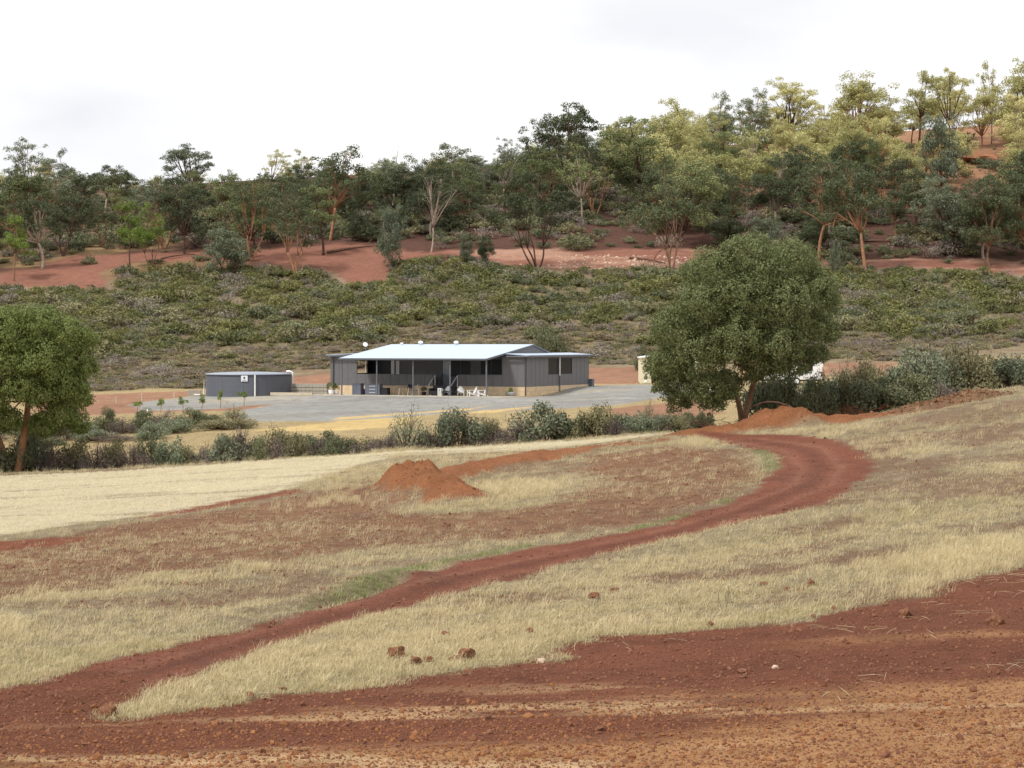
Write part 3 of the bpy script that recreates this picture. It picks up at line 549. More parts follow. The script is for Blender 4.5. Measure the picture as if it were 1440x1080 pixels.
for _ in range(9000):
    if n_fill >= 246: break
    u = rng.uniform(-50, 1490); Y = 304 + 118 * rng.uniform() ** .85; x, y = XY(u, Y)
    if 1235 < u < 1425 and 326 < Y < 394 and rng.uniform() < .85: continue
    if 1000 < u < 1235 and 335 < Y < 375 and rng.uniform() < .3: continue
    if u < 960 and rng.uniform() < .3: continue
    if 560 < u < 1040 and Y < 322 and rng.uniform() < .75: continue
    if u < 300 and 318 < Y < 345 and rng.uniform() < .5: continue
    if min((x - a) ** 2 + (y - b) ** 2 for a, b in pts_used) < (4.2 if Y > 330 else 4.6) ** 2: continue
    hilltop = Y > 343 + 30 * fbm(np.array([u / 60.]), np.array([Y / 9.]), 1.)[0] and u > 850
    lf = 'pale' if (hilltop and rng.uniform() < .88) else ('pale' if Y > 392 and rng.uniform() < .5 else rng.choice(['dark', 'dark', 'dark', 'dark', 'dark', 'olive', 'grey'] if Y < 350 else ['dark', 'dark', 'olive', 'olive', 'grey']))  # paler crowns towards the crest stand in for sunlight there
    kind = rng.choice(['bushy', 'bushy', 'bushy', 'bushy', 'tall', 'tall', 'mallee', 'mallee', 'open', 'umbrella']); H = rng.uniform(8.5, 13.5)
    if rng.uniform() < .18: kind, H = 'round', rng.uniform(3.5, 6)
    top = np.interp(u, SKYU, SKYV); hm = (HZ - top) / FPX * Y + CAMZ - zat(x, y); H = min(H * (1 if Y < 370 else .9), hm * rng.uniform(.6, 1.06))
    if 980 < u <= 1225 and Y < 338: H = min(H, (HZ - rng.uniform(198, 248)) / FPX * Y + CAMZ - zat(x, y))
    if 1225 < u < 1430 and Y < 345: H = min(H, (HZ - rng.uniform(212, 268)) / FPX * Y + CAMZ - zat(x, y))
    if H < 3: continue
    form = {'bushy': 'bushy', 'tall': 'tall-trunked', 'mallee': 'many-stemmed', 'open': 'open-crowned', 'umbrella': 'flat-crowned', 'round': 'small round'}[kind]; zone = 'low in the wood near the cut bank' if Y < 332 else ('halfway up the wooded slope' if Y < 378 else 'along the top of the wooded ridge')
    leafw = {'dark': 'dark-leaved', 'olive': 'olive-leaved', 'pale': 'sunlit-coloured', 'grey': 'grey-leaved'}[lf]
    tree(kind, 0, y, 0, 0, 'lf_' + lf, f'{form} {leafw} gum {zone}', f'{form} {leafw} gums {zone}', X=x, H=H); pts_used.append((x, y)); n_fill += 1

# ------------------------------------------------------------------ hero trees
def hero(name, label, base, fork_px, lobes, Y, depth_r, xc, yc, ax, ay, seed, lf, bark, nleaf, r0, Ln, Wd, sub=6, shrink=.88):
    r = np.random.default_rng(seed); bx, by = base; bz = zat(bx, by); cen, big = [], []
    for (px, py, rp) in lobes:
        rad = rp / FPX * Y * shrink; e = 1 - ((px - xc) / ax) ** 2 - ((py - yc) / ay) ** 2; dz = math.sqrt(max(e, 0.02)) * depth_r
        for sgn in ((-1, 1) if e > .12 else (-.4,)):
            d = sgn * dz * r.uniform(.6, .85); yy = Y + d; c = np.array([(px - CX) / FPX * yy - bx, yy - by, CAMZ + (HZ - py) / FPX * yy - bz]); big.append((c, rad, sgn))
    tm, cm = MB(), MB()
    for c, rad, sgn in big:
        cen.append(c - [0, 0, rad * .3]); nl_ = int(nleaf * 4.2 * rad ** 2 * (1 if sgn < 0 else .7)); clump(cm, r, c, (rad * 1.05, rad * 1.05, rad * .92), nl_, Ln, Wd, .7, 0, -.6, .66, .55)
        for k in range(sub):
            d = unit(r, 1)[0]; d[2] = d[2] * .9 - .1
            q = rad * r.uniform(.22, .46); cc = c + d * rad * r.uniform(.75, 1.0)
            clump(cm, r, cc, (q, q, q * .82), int(nleaf * 1.3 * (q / .8) ** 2 * (1 if sgn < 0 else .7)), Ln, Wd, .9, 0, -.7, .3, .9)
    forks = [((px - CX) / FPX * Y - bx, d, CAMZ + (HZ - py) / FPX * Y - bz) for px, py, d in fork_px]
    skeleton(tm, r, (0, 0, -.3), forks, np.array(cen), r0, 6, 10, .02, 1., 8)
    e = thing(name, label, 'tree', (bx, by, bz)); build(tm, 'trunk', MT[bark], e, True); build(cm, 'crown', MT[lf], e); return e
HB = XY(1044, 118.5)
hero('gum_tree', 'big round leafy gum beside the bend of the red track', HB, [(1060, 535, -.3), (1034, 545, .5)],
     [(1000,382,42),(1052,364,44),(1112,372,44),(1150,412,36),(1148,468,36),(1105,432,48),(1050,418,50),(986,428,40),(952,462,40),(938,512,34),(985,492,44),(1040,478,44),(1098,486,40),(958,548,32),(1000,548,36),(1120,516,24),(955,566,20),(1000,568,20),(1148,500,20),(1075,392,44),(1022,448,40),(930,545,14),(1062,508,24),(1022,540,26),(1086,518,22),(1060,528,14)],
     118.5, 4.4, 1048, 455, 135, 128, 5, 'lf_hero', 'bark_t', 560, .24, .155, .065)
LB = XY(20, 122.5)
hero('gum_tree', 'bright leafy gum with forked orange trunk by the gully', LB, [(42, 560, -.3), (-10, 605, .4)],
     [(-40,470,50),(10,462,40),(55,460,38),(95,472,32),(110,510,28),(60,505,40),(10,510,44),(-50,530,50),(100,545,28),(60,558,30),(120,480,20),(85,585,26),(112,562,20),(-20,560,36),(-90,500,45),(-80,570,40),(30,545,30),(100,600,20),(122,520,20),(30,480,40),(80,530,30),(60,600,24),(110,592,20),(10,592,26),(-40,600,30)],
     122.5, 3.9, 20, 515, 130, 100, 9, 'lf_left', 'bark_o', 560, .3, .155, .068)

# ------------------------------------------------------------------ bushes
def bush_meshes(seed, lf, n=1700, Ln=.13, Wd=.06, twig='bark_d', upright=.2):
    r = np.random.default_rng(seed); cm, tm = MB(), MB()
    for k in range(16):
        a = k * 2.4 + r.normal(0, .3); d = .78 * math.sqrt((k + .3) / 16) * r.uniform(.8, 1.15); q = r.uniform(.24, .42)
        c = np.array([d * math.cos(a), d * math.sin(a), r.uniform(.2, 1 - .62 * d * d) - q * .4]); c[2] = max(c[2], .12)
        clump(cm, r, c, (q, q, q * .9), n // 16, Ln, Wd, -upright, 0, -.8, .3)
        tm.tube(bez((0, 0, -.1), (c[0] * .3, c[1] * .3, c[2] * .6), c + [0, 0, q * .8], 5), np.linspace(.03, .006, 5), 4, cap=False)
        for _ in range(4):
            e = c + unit(r, 1)[0] * [q, q, q] * 1.25; e[2] = max(e[2], .05); tm.tube(bez(c * [.7, .7, .6], c, e, 4), np.linspace(.012, .003, 4), 3, cap=False)
    return cm.mesh('foliage', [MT[lf]]), tm.mesh('stem', [MT[twig]])
BUSH = {k: [bush_meshes(300 + 10 * i + j, lf, n, ln, wd, tw) for j in range(2)] for i, (k, lf, n, ln, wd, tw) in enumerate([
    ('dark', 'sh_dark', 4200, .085, .042, 'bark_d'), ('olive', 'sh_olive', 4000, .085, .04, 'bark_d'), ('purple', 'sh_purple', 3200, .085, .028, 'bark_d'), ('sage', 'sh_sage', 4000, .085, .045, 'dead'), ('grey', 'lf_grey', 4000, .085, .042, 'dead'), ('twiggy', 'sh_sage', 1500, .08, .035, 'dead')])}
BL = {'dark': 'dark green bush', 'olive': 'olive green bush', 'purple': 'purplish grey twiggy bush', 'sage': 'pale sage green bush', 'grey': 'grey-green leafy bush', 'twiggy': 'thin twiggy pale bush'}
NB = [0]
def bush(kind, px, Y, top, wpx, where, group, label=None):
    x, y = XY(px, Y); z = zat(x, y); h = max(.5, (HZ - top) / FPX * Y + CAMZ - z) * (1.02 if label else rng.uniform(.82, 1.2)); w = wpx / FPX * Y / 2 * 1.16; NB[0] += 1; f, s = BUSH[kind][NB[0] % 2]
    e = thing('bush', label or f'{BL[kind]} {where}', 'bush', (x, y, z), rng.uniform(0, 6.28), None if label else f'{kind} {group}', (w, w * rng.uniform(.9, 1.2), h)); link('foliage', f, e); link('stem', s, e)
fr = 'in the front row behind the pale stubble edge'
for a in [('dark',-30,124,598,90),('dark',15,123,612,66),('grey',52,125,600,60),('purple',78,123,622,54),('olive',105,124,618,60),('purple',135,123,628,52),('olive',160,124,624,56),('purple',188,123,628,50),('dark',212,125,620,52),('sage',240,124,620,56),('olive',262,124,622,48),('purple',286,124,618,54),('grey',310,124,612,56),
          ('purple',338,125,606,60),('dark',366,124,612,50),('purple',394,124,612,54),('olive',420,124,610,52),('purple',446,124,614,50),('dark',470,123,614,46),('purple',500,123,618,50),('purple',530,123,616,44),('purple',604,125,600,50),('purple',672,125,604,50),('purple',700,125,600,44),('olive',836,125,574,60),('purple',868,124,584,50),('sage',900,124,586,50),('grey',926,124,582,50),('olive',956,124,586,56),('dark',985,124,580,40),
          ('dark',-90,124,600,90),('purple',-140,124,610,80),('dark',486,124,612,60),('olive',515,124,610,60),('purple',545,124,606,56),('dark',612,126,596,60),('olive',690,126,594,60),('purple',725,125,592,60),('dark',870,126,576,64),('sage',888,126,578,60),('olive',940,126,576,66),('dark',975,126,578,56),('olive',400,126,604,70),('dark',350,126,600,70),('olive',320,126,604,60),('dark',448,126,606,66)]: bush(*a, fr, 'bushes of the gully front row')
bush('twiggy', 573, 125, 576, 66, '', '', 'loose twiggy bush standing above the stubble, left of the dense round one'.replace(', left of', ' beside'))
bush('grey', 646, 125, 577, 74, '', '', 'dense round grey-green bush rising over the stubble edge')
bush('grey', 768, 126, 570, 100, '', '', 'widest dense grey-green bush behind the stubble edge'); bush('dark', 806, 126, 574, 70, '', '', 'dark bush joined to the widest grey-green gully bush')
bush('twiggy', 912, 127, 566, 30, '', '', 'small thin bush rising in front of red soil')
bk = 'in the back row below the tank'
for a in [('dark',40,155,590,60),('purple',80,154,592,54),('sage',112,156,582,54),('dark',150,159,574,42),('purple',172,157,590,44),('grey',130,153,598,60),('purple',165,152,606,64),('dark',205,159,574,52),('purple',230,159,578,46),('dark',268,160,578,50),('dark',292,161,572,46),('olive',305,158,586,70),('olive',338,158,588,50),('dark',60,151,604,60),('purple',-20,156,590,80)]: bush(*a, bk, 'bushes of the back row')
bush('sage', 211, 152, 594, 52, '', '', 'low pale sage bush with silvery leaves on the dry strip'); bush('sage', 244, 156, 587, 50, '', '', 'rounded pale sage bush beside the silvery low one'); bush('twiggy', 331, 163, 571, 34, '', '', 'dark twiggy small bush in front of the gravel')
rt = 'in the thicket behind the orange mound'
for a in [('grey',1075,124,536,64),('dark',1105,123,534,64),('grey',1130,126,533,64),('dark',1150,123,534,60),('grey',1172,125,524,64),('olive',1205,124,520,72),('dark',1242,121,520,90),('olive',1232,127,510,80),('olive',1290,126,500,94),('dark',1280,121,518,72),('grey',1320,126,508,80),('grey',1100,128,540,60),('olive',1350,128,502,84),('olive',1392,128,512,70),('grey',1425,128,508,76),('dark',1460,128,504,80),('dark',1520,128,496,100),('olive',1218,126,506,92),('grey',1292,124,500,100),('olive',1362,126,494,104),('grey',1422,127,494,92)]: bush(*a, rt, 'bushes of the thicket')
bush('twiggy', 1186, 128, 508, 62, '', '', 'tall thin twiggy bush beside the white caravan'); bush('purple', 1326, 122, 536, 50, '', '', 'bare grey twiggy bush beside the soil heap')
bush('dark', 1366, 245, 438, 74, '', '', 'large rounded dark green bush on the heath slope'); bush('dark', 777, 222, 452, 48, '', '', 'round green bush just behind the house roof'); bush('dark', 905, 222, 483, 30, '', '', 'green bush behind the cream shed')
bush('dark', 1437, 236, 462, 40, '', '', 'dark bush beside the bare red patch on the heath')

# ------------------------------------------------------------------ instanced ground cover (cannot be counted)
def scatter(name, label, protoname, pts, rot, scl):
    pr = bpy.data.objects[protoname] if isinstance(protoname, str) else protoname
    me = bpy.data.meshes.new(name); me.vertices.add(len(pts)); me.vertices.foreach_set('co', np.asarray(pts, np.float32).ravel())
    for nm, arr in (('rot', rot), ('scl', scl)):
        at = me.attributes.new(nm, 'FLOAT_VECTOR', 'POINT'); at.data.foreach_set('vector', np.asarray(arr, np.float32).ravel())
    o = link(name, me); tag(o, label, None, None, 'stuff'); t = bpy.data.node_groups.new(name, 'GeometryNodeTree')
    t.interface.new_socket('Geometry', in_out='INPUT', socket_type='NodeSocketGeometry'); t.interface.new_socket('Geometry', in_out='OUTPUT', socket_type='NodeSocketGeometry')
    gi, go = N(t, 'NodeGroupInput'), N(t, 'NodeGroupOutput'); ip = N(t, 'GeometryNodeInstanceOnPoints'); ob = N(t, 'GeometryNodeObjectInfo'); ob.inputs['Object'].default_value = pr; ob.inputs['As Instance'].default_value = True
    ra = N(t, 'GeometryNodeInputNamedAttribute', data_type='FLOAT_VECTOR'); ra.inputs['Name'].default_value = 'rot'; sa = N(t, 'GeometryNodeInputNamedAttribute', data_type='FLOAT_VECTOR'); sa.inputs['Name'].default_value = 'scl'
    er = N(t, 'FunctionNodeEulerToRotation'); K = t.links.new
    K(gi.outputs[0], ip.inputs['Points']); K(ob.outputs['Geometry'], ip.inputs['Instance']); K(ra.outputs['Attribute'], er.inputs[0]); K(er.outputs[0], ip.inputs['Rotation']); K(sa.outputs['Attribute'], ip.inputs['Scale']); K(ip.outputs[0], go.inputs[0])
    md = o.modifiers.new('scatter', 'NODES'); md.node_group = t; return o
def tuft(seed, n, h, w, spread, lean):
    r = np.random.default_rng(seed); mb = MB(); az = r.uniform(0, 6.28, n); p = np.column_stack([r.normal(0, spread, n), r.normal(0, spread, n), np.full(n, -.03)]); L_ = h * r.uniform(.5, 1.15, n); ln = r.uniform(.1, 1, n) * lean
    d = np.column_stack([np.cos(az), np.sin(az), np.zeros(n)]); s = np.column_stack([-np.sin(az + .6), np.cos(az + .6), np.zeros(n)]) * w / 2
    m_ = p + d * (ln * L_ * .35)[:, None]; m_[:, 2] += L_ * .55; t = p + d * (ln * L_)[:, None]; t[:, 2] += L_ * (1 - .35 * ln)
    V = np.stack([p - s, p + s, m_ + s * .8, m_ - s * .8, t + s * .25, t - s * .25], 1).reshape(-1, 3); k = np.arange(n)[:, None] * 6
    mb.add(V, np.vstack([k + [0, 1, 2, 3], k + [3, 2, 4, 5]])); return mb
def rockmesh(seed, rough=.25, sub=2, flat=.75):
    import bmesh
    bm = bmesh.new(); bmesh.ops.create_icosphere(bm, subdivisions=sub, radius=1); r = np.random.default_rng(seed); f = r.normal(size=(6, 3)) * 1.6; ph = r.uniform(0, 6, 6); cut = unit(r, 5)
    for v in bm.verts:
        p = np.array(v.co); k = 1 + rough * sum(math.sin(f[i] @ p * 1.5 + ph[i]) for i in range(6)) / 3
        for c in cut: q = p @ c; k = min(k, .78 / q) if q > .78 else k
        v.co = Vector(p * k * [1, r.uniform(.97, 1.03), flat])
    mb = MB(); mb.add([tuple(v.co) for v in bm.verts], [[v.index for v in f_.verts] for f_ in bm.faces]); bm.free(); return mb
def gridpts(n, y0, y1, umin=-400, umax=1860, power=1.0):
    Y = y0 + (y1 - y0) * rng.uniform(size=n) ** power; u = rng.uniform(umin, umax, n); return (u - CX) / FPX * Y, Y
def place_proto(name, mesh, label, x, y): return tag(link(name, mesh, None, (x, y, zat(x, y))), label, None, None, 'stuff')
def rs(n, lo, hi, tilt=.12): return np.column_stack([rng.normal(0, tilt, n), rng.normal(0, tilt, n), rng.uniform(0, 6.28, n)]), np.repeat(rng.uniform(lo, hi, n)[:, None], 3, 1)
def emit(name, label, pr, X, Y, lo, hi, tilt=.12, dz=0.):
    r_, s_ = rs(len(X), lo, hi, tilt); z = zfull(X.copy(), Y.copy()) + dz; return scatter(name, label, pr, np.column_stack([X, Y, z]), r_, s_)
TU = {'dry': tuft(1, 15, .15, .008, .09, 1.0).mesh('dry_grass', [MT['dry']]), 'grey': tuft(2, 15, .09, .008, .09, 1.3).mesh('grey_grass', [MT['grey']]), 'straw': tuft(3, 13, .13, .010, .07, .4).mesh('stubble', [MT['straw']]), 'brown': tuft(7, 14, .09, .008, .09, 1.3).mesh('brown_grass', [MT['brown']]),
      'green': tuft(4, 15, .12, .012, .075, 1.).mesh('green_grass', [MT['green']]), 'long': tuft(6, 18, .38, .009, .09, .8).mesh('long_grass', [MT['dry']]), 'sage': tuft(8, 15, .13, .008, .09, 1.0).mesh('faded_green_grass', [MT['sagegrass']])}
n = 350000; Yc = 1 / rng.uniform(1 / 126., 1 / 38., n); u = rng.uniform(-420, 1880, n); Xc = (u - CX) / FPX * Yc; M = cover(Xc, Yc); q = rng.uniform(size=n)
open_ = (1 - M['track']) * (1 - M['dirt']) * (1 - M['orange']) * (1 - .5 * M['rubble']) * (1 - .9 * M['redp'])
fr_ = sm(.02, .5, M['dirt']) * sm(1, .6, M['dirt']) * (1 - M['track'])
dens = np.maximum(open_, .3 * fr_) * (1 - .62 * M['till']) * (1 - .75 * M['bare']) * (.35 + .65 * sm(-.2, .06, M['band2'])) * (1 - M['stub']) * (1 - M['green'])
longp = sm(.14, .24, fbm(Xc, Yc, 7, 131)) * open_ * (1 - M['till']) * .7 + .025
for cx_, cy_ in (P(500, 690), P(470, 705), P(1330, 795), P(1390, 780), P(1275, 565)): longp = np.maximum(longp, .9 * np.exp(-((Xc - cx_) / 1.6) ** 2 - ((Yc - cy_) / 2.2) ** 2) * open_)
w_d = .35 + sm(-.05, .15, M['band']); w_g = .25 + 1.1 * sm(-.02, -.2, M['band']) + .5 * M['till']; w_b = .12 + .9 * np.maximum(M['till'], M['bare']); w_s = .04 + .5 * sm(.02, .2, M['band2'] - .3 * M['band']); tot = w_d + w_g + w_b + w_s; pk = rng.uniform(size=n) * tot
sel = q < dens; isl = sel & (rng.uniform(size=n) < longp); rest = sel & ~isl
cls = np.select([pk < w_d, pk < w_d + w_g, pk < w_d + w_g + w_b], [0, 1, 2], 3)
a0 = place_proto('dry_grass', TU['dry'], 'tuft of dry grass', *P(620, 860)); a1 = place_proto('grey_grass', TU['grey'], 'short greyish dry grass', *P(700, 860)); a2 = place_proto('stubble', TU['straw'], 'cut stubble stalks', *P(200, 700)); a3 = place_proto('green_grass', TU['green'], 'fresh green grass', *P(60, 945)); a4 = place_proto('long_grass', TU['long'], 'long dry grass', *P(1330, 790))
a5 = place_proto('brown_grass', TU['brown'], 'dead brown grass', *P(300, 790)); a6 = place_proto('faded_green_grass', TU['sage'], 'faded green grass', *P(860, 800))
for k_, (pr_, nm_, lb_) in enumerate(((a0, 'dry_grass', 'dry straw-coloured grass over the paddock'), (a1, 'grey_grass', 'short grey dry grass over the paddock'), (a5, 'brown_grass', 'dead brown grass on thin tilled ground'), (a6, 'faded_green_grass', 'half-green drying grass in the paddock'))):
    k = rest & (cls == k_); emit(nm_, lb_, pr_, Xc[k], Yc[k], .55, 1.4)
emit('long_grass', 'long dry grass clumps in the paddock', a4, Xc[isl], Yc[isl], .5, 1.15)
k = (q < M['green'] * .75) & (M['track'] < .5); emit('green_grass', 'green grass fringing the red track', a3, Xc[k], Yc[k], .6, 1.3)
n = 80000; Ys = rng.uniform(68, 123, n); Xs = (rng.uniform(-420, 1000, n) - CX) / FPX * Ys; tb_ = Ys * .93 - Xs * .37; sb_ = Xs * .93 + Ys * .37; tb_ = np.round(tb_ / .32) * .32 + rng.normal(0, .04, n); Xs, Ys = sb_ * .93 - tb_ * .37, tb_ * .93 + sb_ * .37
Ms = cover(Xs, Ys); k = rng.uniform(size=n) < Ms['stub'] * (1 - Ms['orange']) * (1 - .75 * sm(.0, .2, fbm(Xs + Ys * .4, Ys * 6, 5, 77, 4))); emit('stubble', 'pale cut stubble in drilled rows', a2, Xs[k], Ys[k], .55, 1.15)
# straw lying flat on the dirt margin
lt = MB(); r_ = np.random.default_rng(12)
for _ in range(4):
    p = np.array([r_.normal(0, .35), r_.normal(0, .25), r_.uniform(.0, .04)]); d = np.array([r_.normal(0, 1), r_.normal(0, .5), r_.normal(0, .08)]); d *= r_.uniform(.1, .3) / np.linalg.norm(d); lt.tube([p - d, p + d * .2 + [0, 0, .02], p + d], [.003, .004, .002], 3, cap=False)
sl_ = place_proto('straw_litter', lt.mesh('straw_litter', [MT['dry']]), 'loose straw lying on red dirt', *P(1330, 850)); n = 9000; us_ = rng.uniform(150, 1600, n); Yl = 1 / rng.uniform(1 / 75., 1 / 40., n); Xl = (us_ - CX) / FPX * Yl; Ml = cover(Xl, Yl); dd_ = poly_d(Xl, Yl, DIRT); k = rng.uniform(size=n) < np.exp(-np.maximum(dd_, 0) / np.where(us_ > 1150, 2.2, .5)) * (dd_ > -1.5) * np.where(us_ > 1150, .24, .1) * sm(-.1, .2, Ml['n1']); emit('straw_litter', 'loose straw scattered on the edge of the near dirt', sl_, Xl[k], Yl[k], .6, 1.3, .05, .01)
# far strip of dry grass behind the gully, weeds by the gravel
n = 30000; Xf, Yf = gridpts(n, 128, 216); Mf = cover(Xf, Yf); k = rng.uniform(size=n) < .55 * (1 - Mf['gravel']) * (1 - Mf['red'] * .93) * (1 - Mf['yellow']) * (1 - Mf['heath'])
ha, hb = h_local(Xf, Yf); k &= ~((ha > -24) & (ha < 4) & (hb > -7) & (hb < 16)) & (np.hypot(Xf - TANK[0], Yf - TANK[1]) > 7); emit('dry_grass', 'dry grass on the flat behind the gully', a0, Xf[k], Yf[k], .7, 1.7)
# clods and pebbles
cl = place_proto('dirt_clods', rockmesh(1, .3, 1).mesh('clod', [MT['clod']]), 'red dirt clods', *P(700, 1000)); cl['label'] = 'red clod of dirt'; cl.scale = (.05,) * 3
cb = place_proto('gravel_bits', rockmesh(2, .3, 1).mesh('clod', [MT['oclod']]), 'ochre gravel bits', *P(1100, 1000)); cb.scale = (.05,) * 3
n = 195000; Yp = 1 / rng.uniform(1 / 118., 1 / 31., n); Xp = (rng.uniform(-420, 1880, n) - CX) / FPX * Yp; Mp = cover(Xp, Yp); q = rng.uniform(size=n)
k = q < .8 * Mp['dirt'] + .4 * Mp['track'] + .3 * Mp['redp'] + .8 * Mp['till'] + .35 * Mp['orange'] + .9 * Mp['rubble'] + .5 * Mp['bare']; k2 = rng.uniform(size=n) < .55 * Mp['dirt'] * sm(46, 39, Yp)
def esc(name, label, pr, X, Y, med):
    m_ = len(X); r_ = rng.uniform(0, 6.28, (m_, 3)); s_ = np.clip(med * np.exp(rng.normal(0, .55, m_)), .012, .13)[:, None] * np.array([1, 1, .8]); scatter(name, label, pr, np.column_stack([X, Y, zfull(X.copy(), Y.copy()) + s_[:, 2] * .2]), r_, s_)
esc('dirt_clods', 'red clods scattered over bare soil', cl, Xp[k & ~k2], Yp[k & ~k2], .017); esc('gravel_bits', 'ochre gravel on the near dirt', cb, Xp[k & k2], Yp[k & k2], .017)

# ------------------------------------------------------------------ heath on the slope
def heath_mesh(seed, lf, n, Ln, Wd):
    r = np.random.default_rng(seed); mb = MB()
    for k_ in range(9):
        a = k_ * 2.4 + r.normal(0, .3); d = .72 * math.sqrt((k_ + .2) / 9) * r.uniform(.8, 1.2); q = r.uniform(.3, .5); clump(mb, r, np.array([d * math.cos(a), d * math.sin(a), max(.1, r.uniform(.15, .75 - .5 * d * d))]), (q, q, q * .75), n // 9, Ln, Wd, -.3, 0, -.5, .35)
    for k_ in range(7):
        e = unit(r, 1)[0] * [.8, .8, .7]; e[2] = abs(e[2]); mb.tube(bez((0, 0, -.15), e * [.3, .3, .7], e, 4), np.linspace(.035, .008, 4), 3, 1, cap=False)
    return mb.mesh('heath_shrub', [MT[lf], MT['bark_d']])
HK = [('sh_green', 'bright green'), ('sh_olive', 'olive'), ('sh_grey', 'bare grey'), ('sh_brown', 'brownish'), ('sh_dark', 'dark green')]
HM = [[heath_mesh(400 + 7 * i + j, k_[0], 520 if i != 2 else 330, .2, .08 if i != 2 else .04) for j in range(2)] for i, k_ in enumerate(HK)]
n = 84000; Xh, Yh = gridpts(n, 212, 302, -400, 1840); dh = poly_d(Xh, Yh, HEATH); nn = fbm(Xh, Yh, 9, 171); n5 = fbm(Xh, Yh, 3, 181); keep = (dh > .3) & (rng.uniform(size=n) < .45); Xh, Yh, dh, nn, n5 = (v[keep] for v in (Xh, Yh, dh, nn, n5))
keep = rng.uniform(size=len(Xh)) < np.clip(np.where((Yh - 215) / 85 + nn * .9 > .42, .34, .8) + 1.5 * n5 + .5 * nn, .04, .95); Xh, Yh, dh, nn, n5 = (v[keep] for v in (Xh, Yh, dh, nn, n5))
tt = (Yh - 215) / 85 + nn * .9; pr_ = rng.uniform(size=len(Xh)); kind = np.where(tt > .42, np.select([pr_ < .40, pr_ < .62, pr_ < .80], [0, 4, 2], 1), np.select([pr_ < .06, pr_ < .36, pr_ < .62], [0, 1, 2], 3))
size = np.clip(np.exp(rng.normal(-.03, .42, len(Xh))) * np.where(tt > .42, 1.05, .58), .3, 2.4); size = np.minimum(size, np.maximum(dh, .35) * 1.3); tall = size * np.where(kind == 2, .75, np.where(tt > .42, .85, .5)) * rng.uniform(.8, 1.2, len(Xh))
Zh = zfull(Xh.copy(), Yh.copy()); uh = CX + FPX * Xh / Yh; inv = (uh > 0) & (uh < 1440); order = np.argsort(-(size / Yh) * inv)[:290]; ind = np.zeros(len(Xh), bool); ind[order] = True
for j in order:
    i = kind[j]; o = link('heath_shrub', HM[i][j % 2], None, (Xh[j], Yh[j], Zh[j]), (0, 0, rng.uniform(0, 6.28)), (size[j], size[j], tall[j])); zn = ('above the tank' if uh[j] < 450 else 'behind the house' if uh[j] < 860 else 'behind the big gum' if uh[j] < 1180 else 'behind the thicket') + (', just under the cut bank' if Yh[j] > 276 else ', midway up the heath' if Yh[j] > 244 else ', at the foot of the slope'); tag(o, f'larger {HK[i][1]} heath shrub {zn}', 'shrub', f'{HK[i][1]} heath shrubs {zn}')
for i in range(5):
    for j in range(2):
        k = (kind == i) & ~ind & ((np.arange(len(Xh)) % 2) == j); src = [o for o in bpy.data.objects if o.data == HM[i][j]][0]; m_ = k.sum()
        scatter('heath', f'low {HK[i][1]} heath covering the slope', src, np.column_stack([Xh[k], Yh[k], Zh[k]]), np.column_stack([np.zeros((m_, 2)), rng.uniform(0, 6.28, m_)]), np.column_stack([size[k], size[k], tall[k]]))
# low dry tussocks between the heath, undergrowth in the wood
n = 20000; Xg, Yg = gridpts(n, 214, 300); k = (poly_d(Xg, Yg, HEATH) > .2); emit('heath_grass', 'dry tussocks between the heath shrubs', a6, Xg[k], Yg[k], 2., 4.5)
n = 11000; Xu, Yu = gridpts(n, 300, 415, -200, 1650); Mu = cover(Xu, Yu); k = ((Mu['bank'] < .2) | (rng.uniform(size=n) < .1)) & (rng.uniform(size=n) < np.where(Yu < 325, .14 + .3 * sm(1000, 1120, CX + FPX * Xu / Yu), .36) * (1 - .75 * Mu['hilltop'])); Xu, Yu = Xu[k], Yu[k]; hs = np.clip(np.exp(rng.normal(.2, .5, len(Xu))), .4, 3.2); kk = rng.integers(0, 4, len(Xu))
for i, (mi, mj) in enumerate(((4, 0), (4, 1), (1, 0), (2, 0))):
    s = kk == i; src = [o for o in bpy.data.objects if o.data == HM[mi][mj]][0]; scatter('undergrowth', 'dark undergrowth on the floor of the wood', src, np.column_stack([Xu[s], Yu[s], zfull(Xu[s].copy(), Yu[s].copy())]), np.column_stack([np.zeros((s.sum(), 2)), rng.uniform(0, 6.28, s.sum())]), np.column_stack([hs[s], hs[s], hs[s] * .9]))
# pale stones along the cut bank
st = place_proto('pale_stones', rockmesh(3, .3, 1).mesh('stone', [MT['prock']]), 'pale stone', *P(900, 366, True)); st.scale = (.25,) * 3
n = 420; us_ = np.clip(rng.normal(900, 75, n), 700, 1040); ys_ = rng.uniform(293, 304, n); xs_ = (us_ - CX) / FPX * ys_; s_ = np.clip(np.exp(rng.normal(-2.1, .5, n)), .05, .4)[:, None] * np.ones(3); scatter('pale_stones', 'pale stones littering the cut bank', st, np.column_stack([xs_, ys_, zfull(xs_.copy(), ys_.copy())]), rng.uniform(0, 6, (n, 3)), s_)
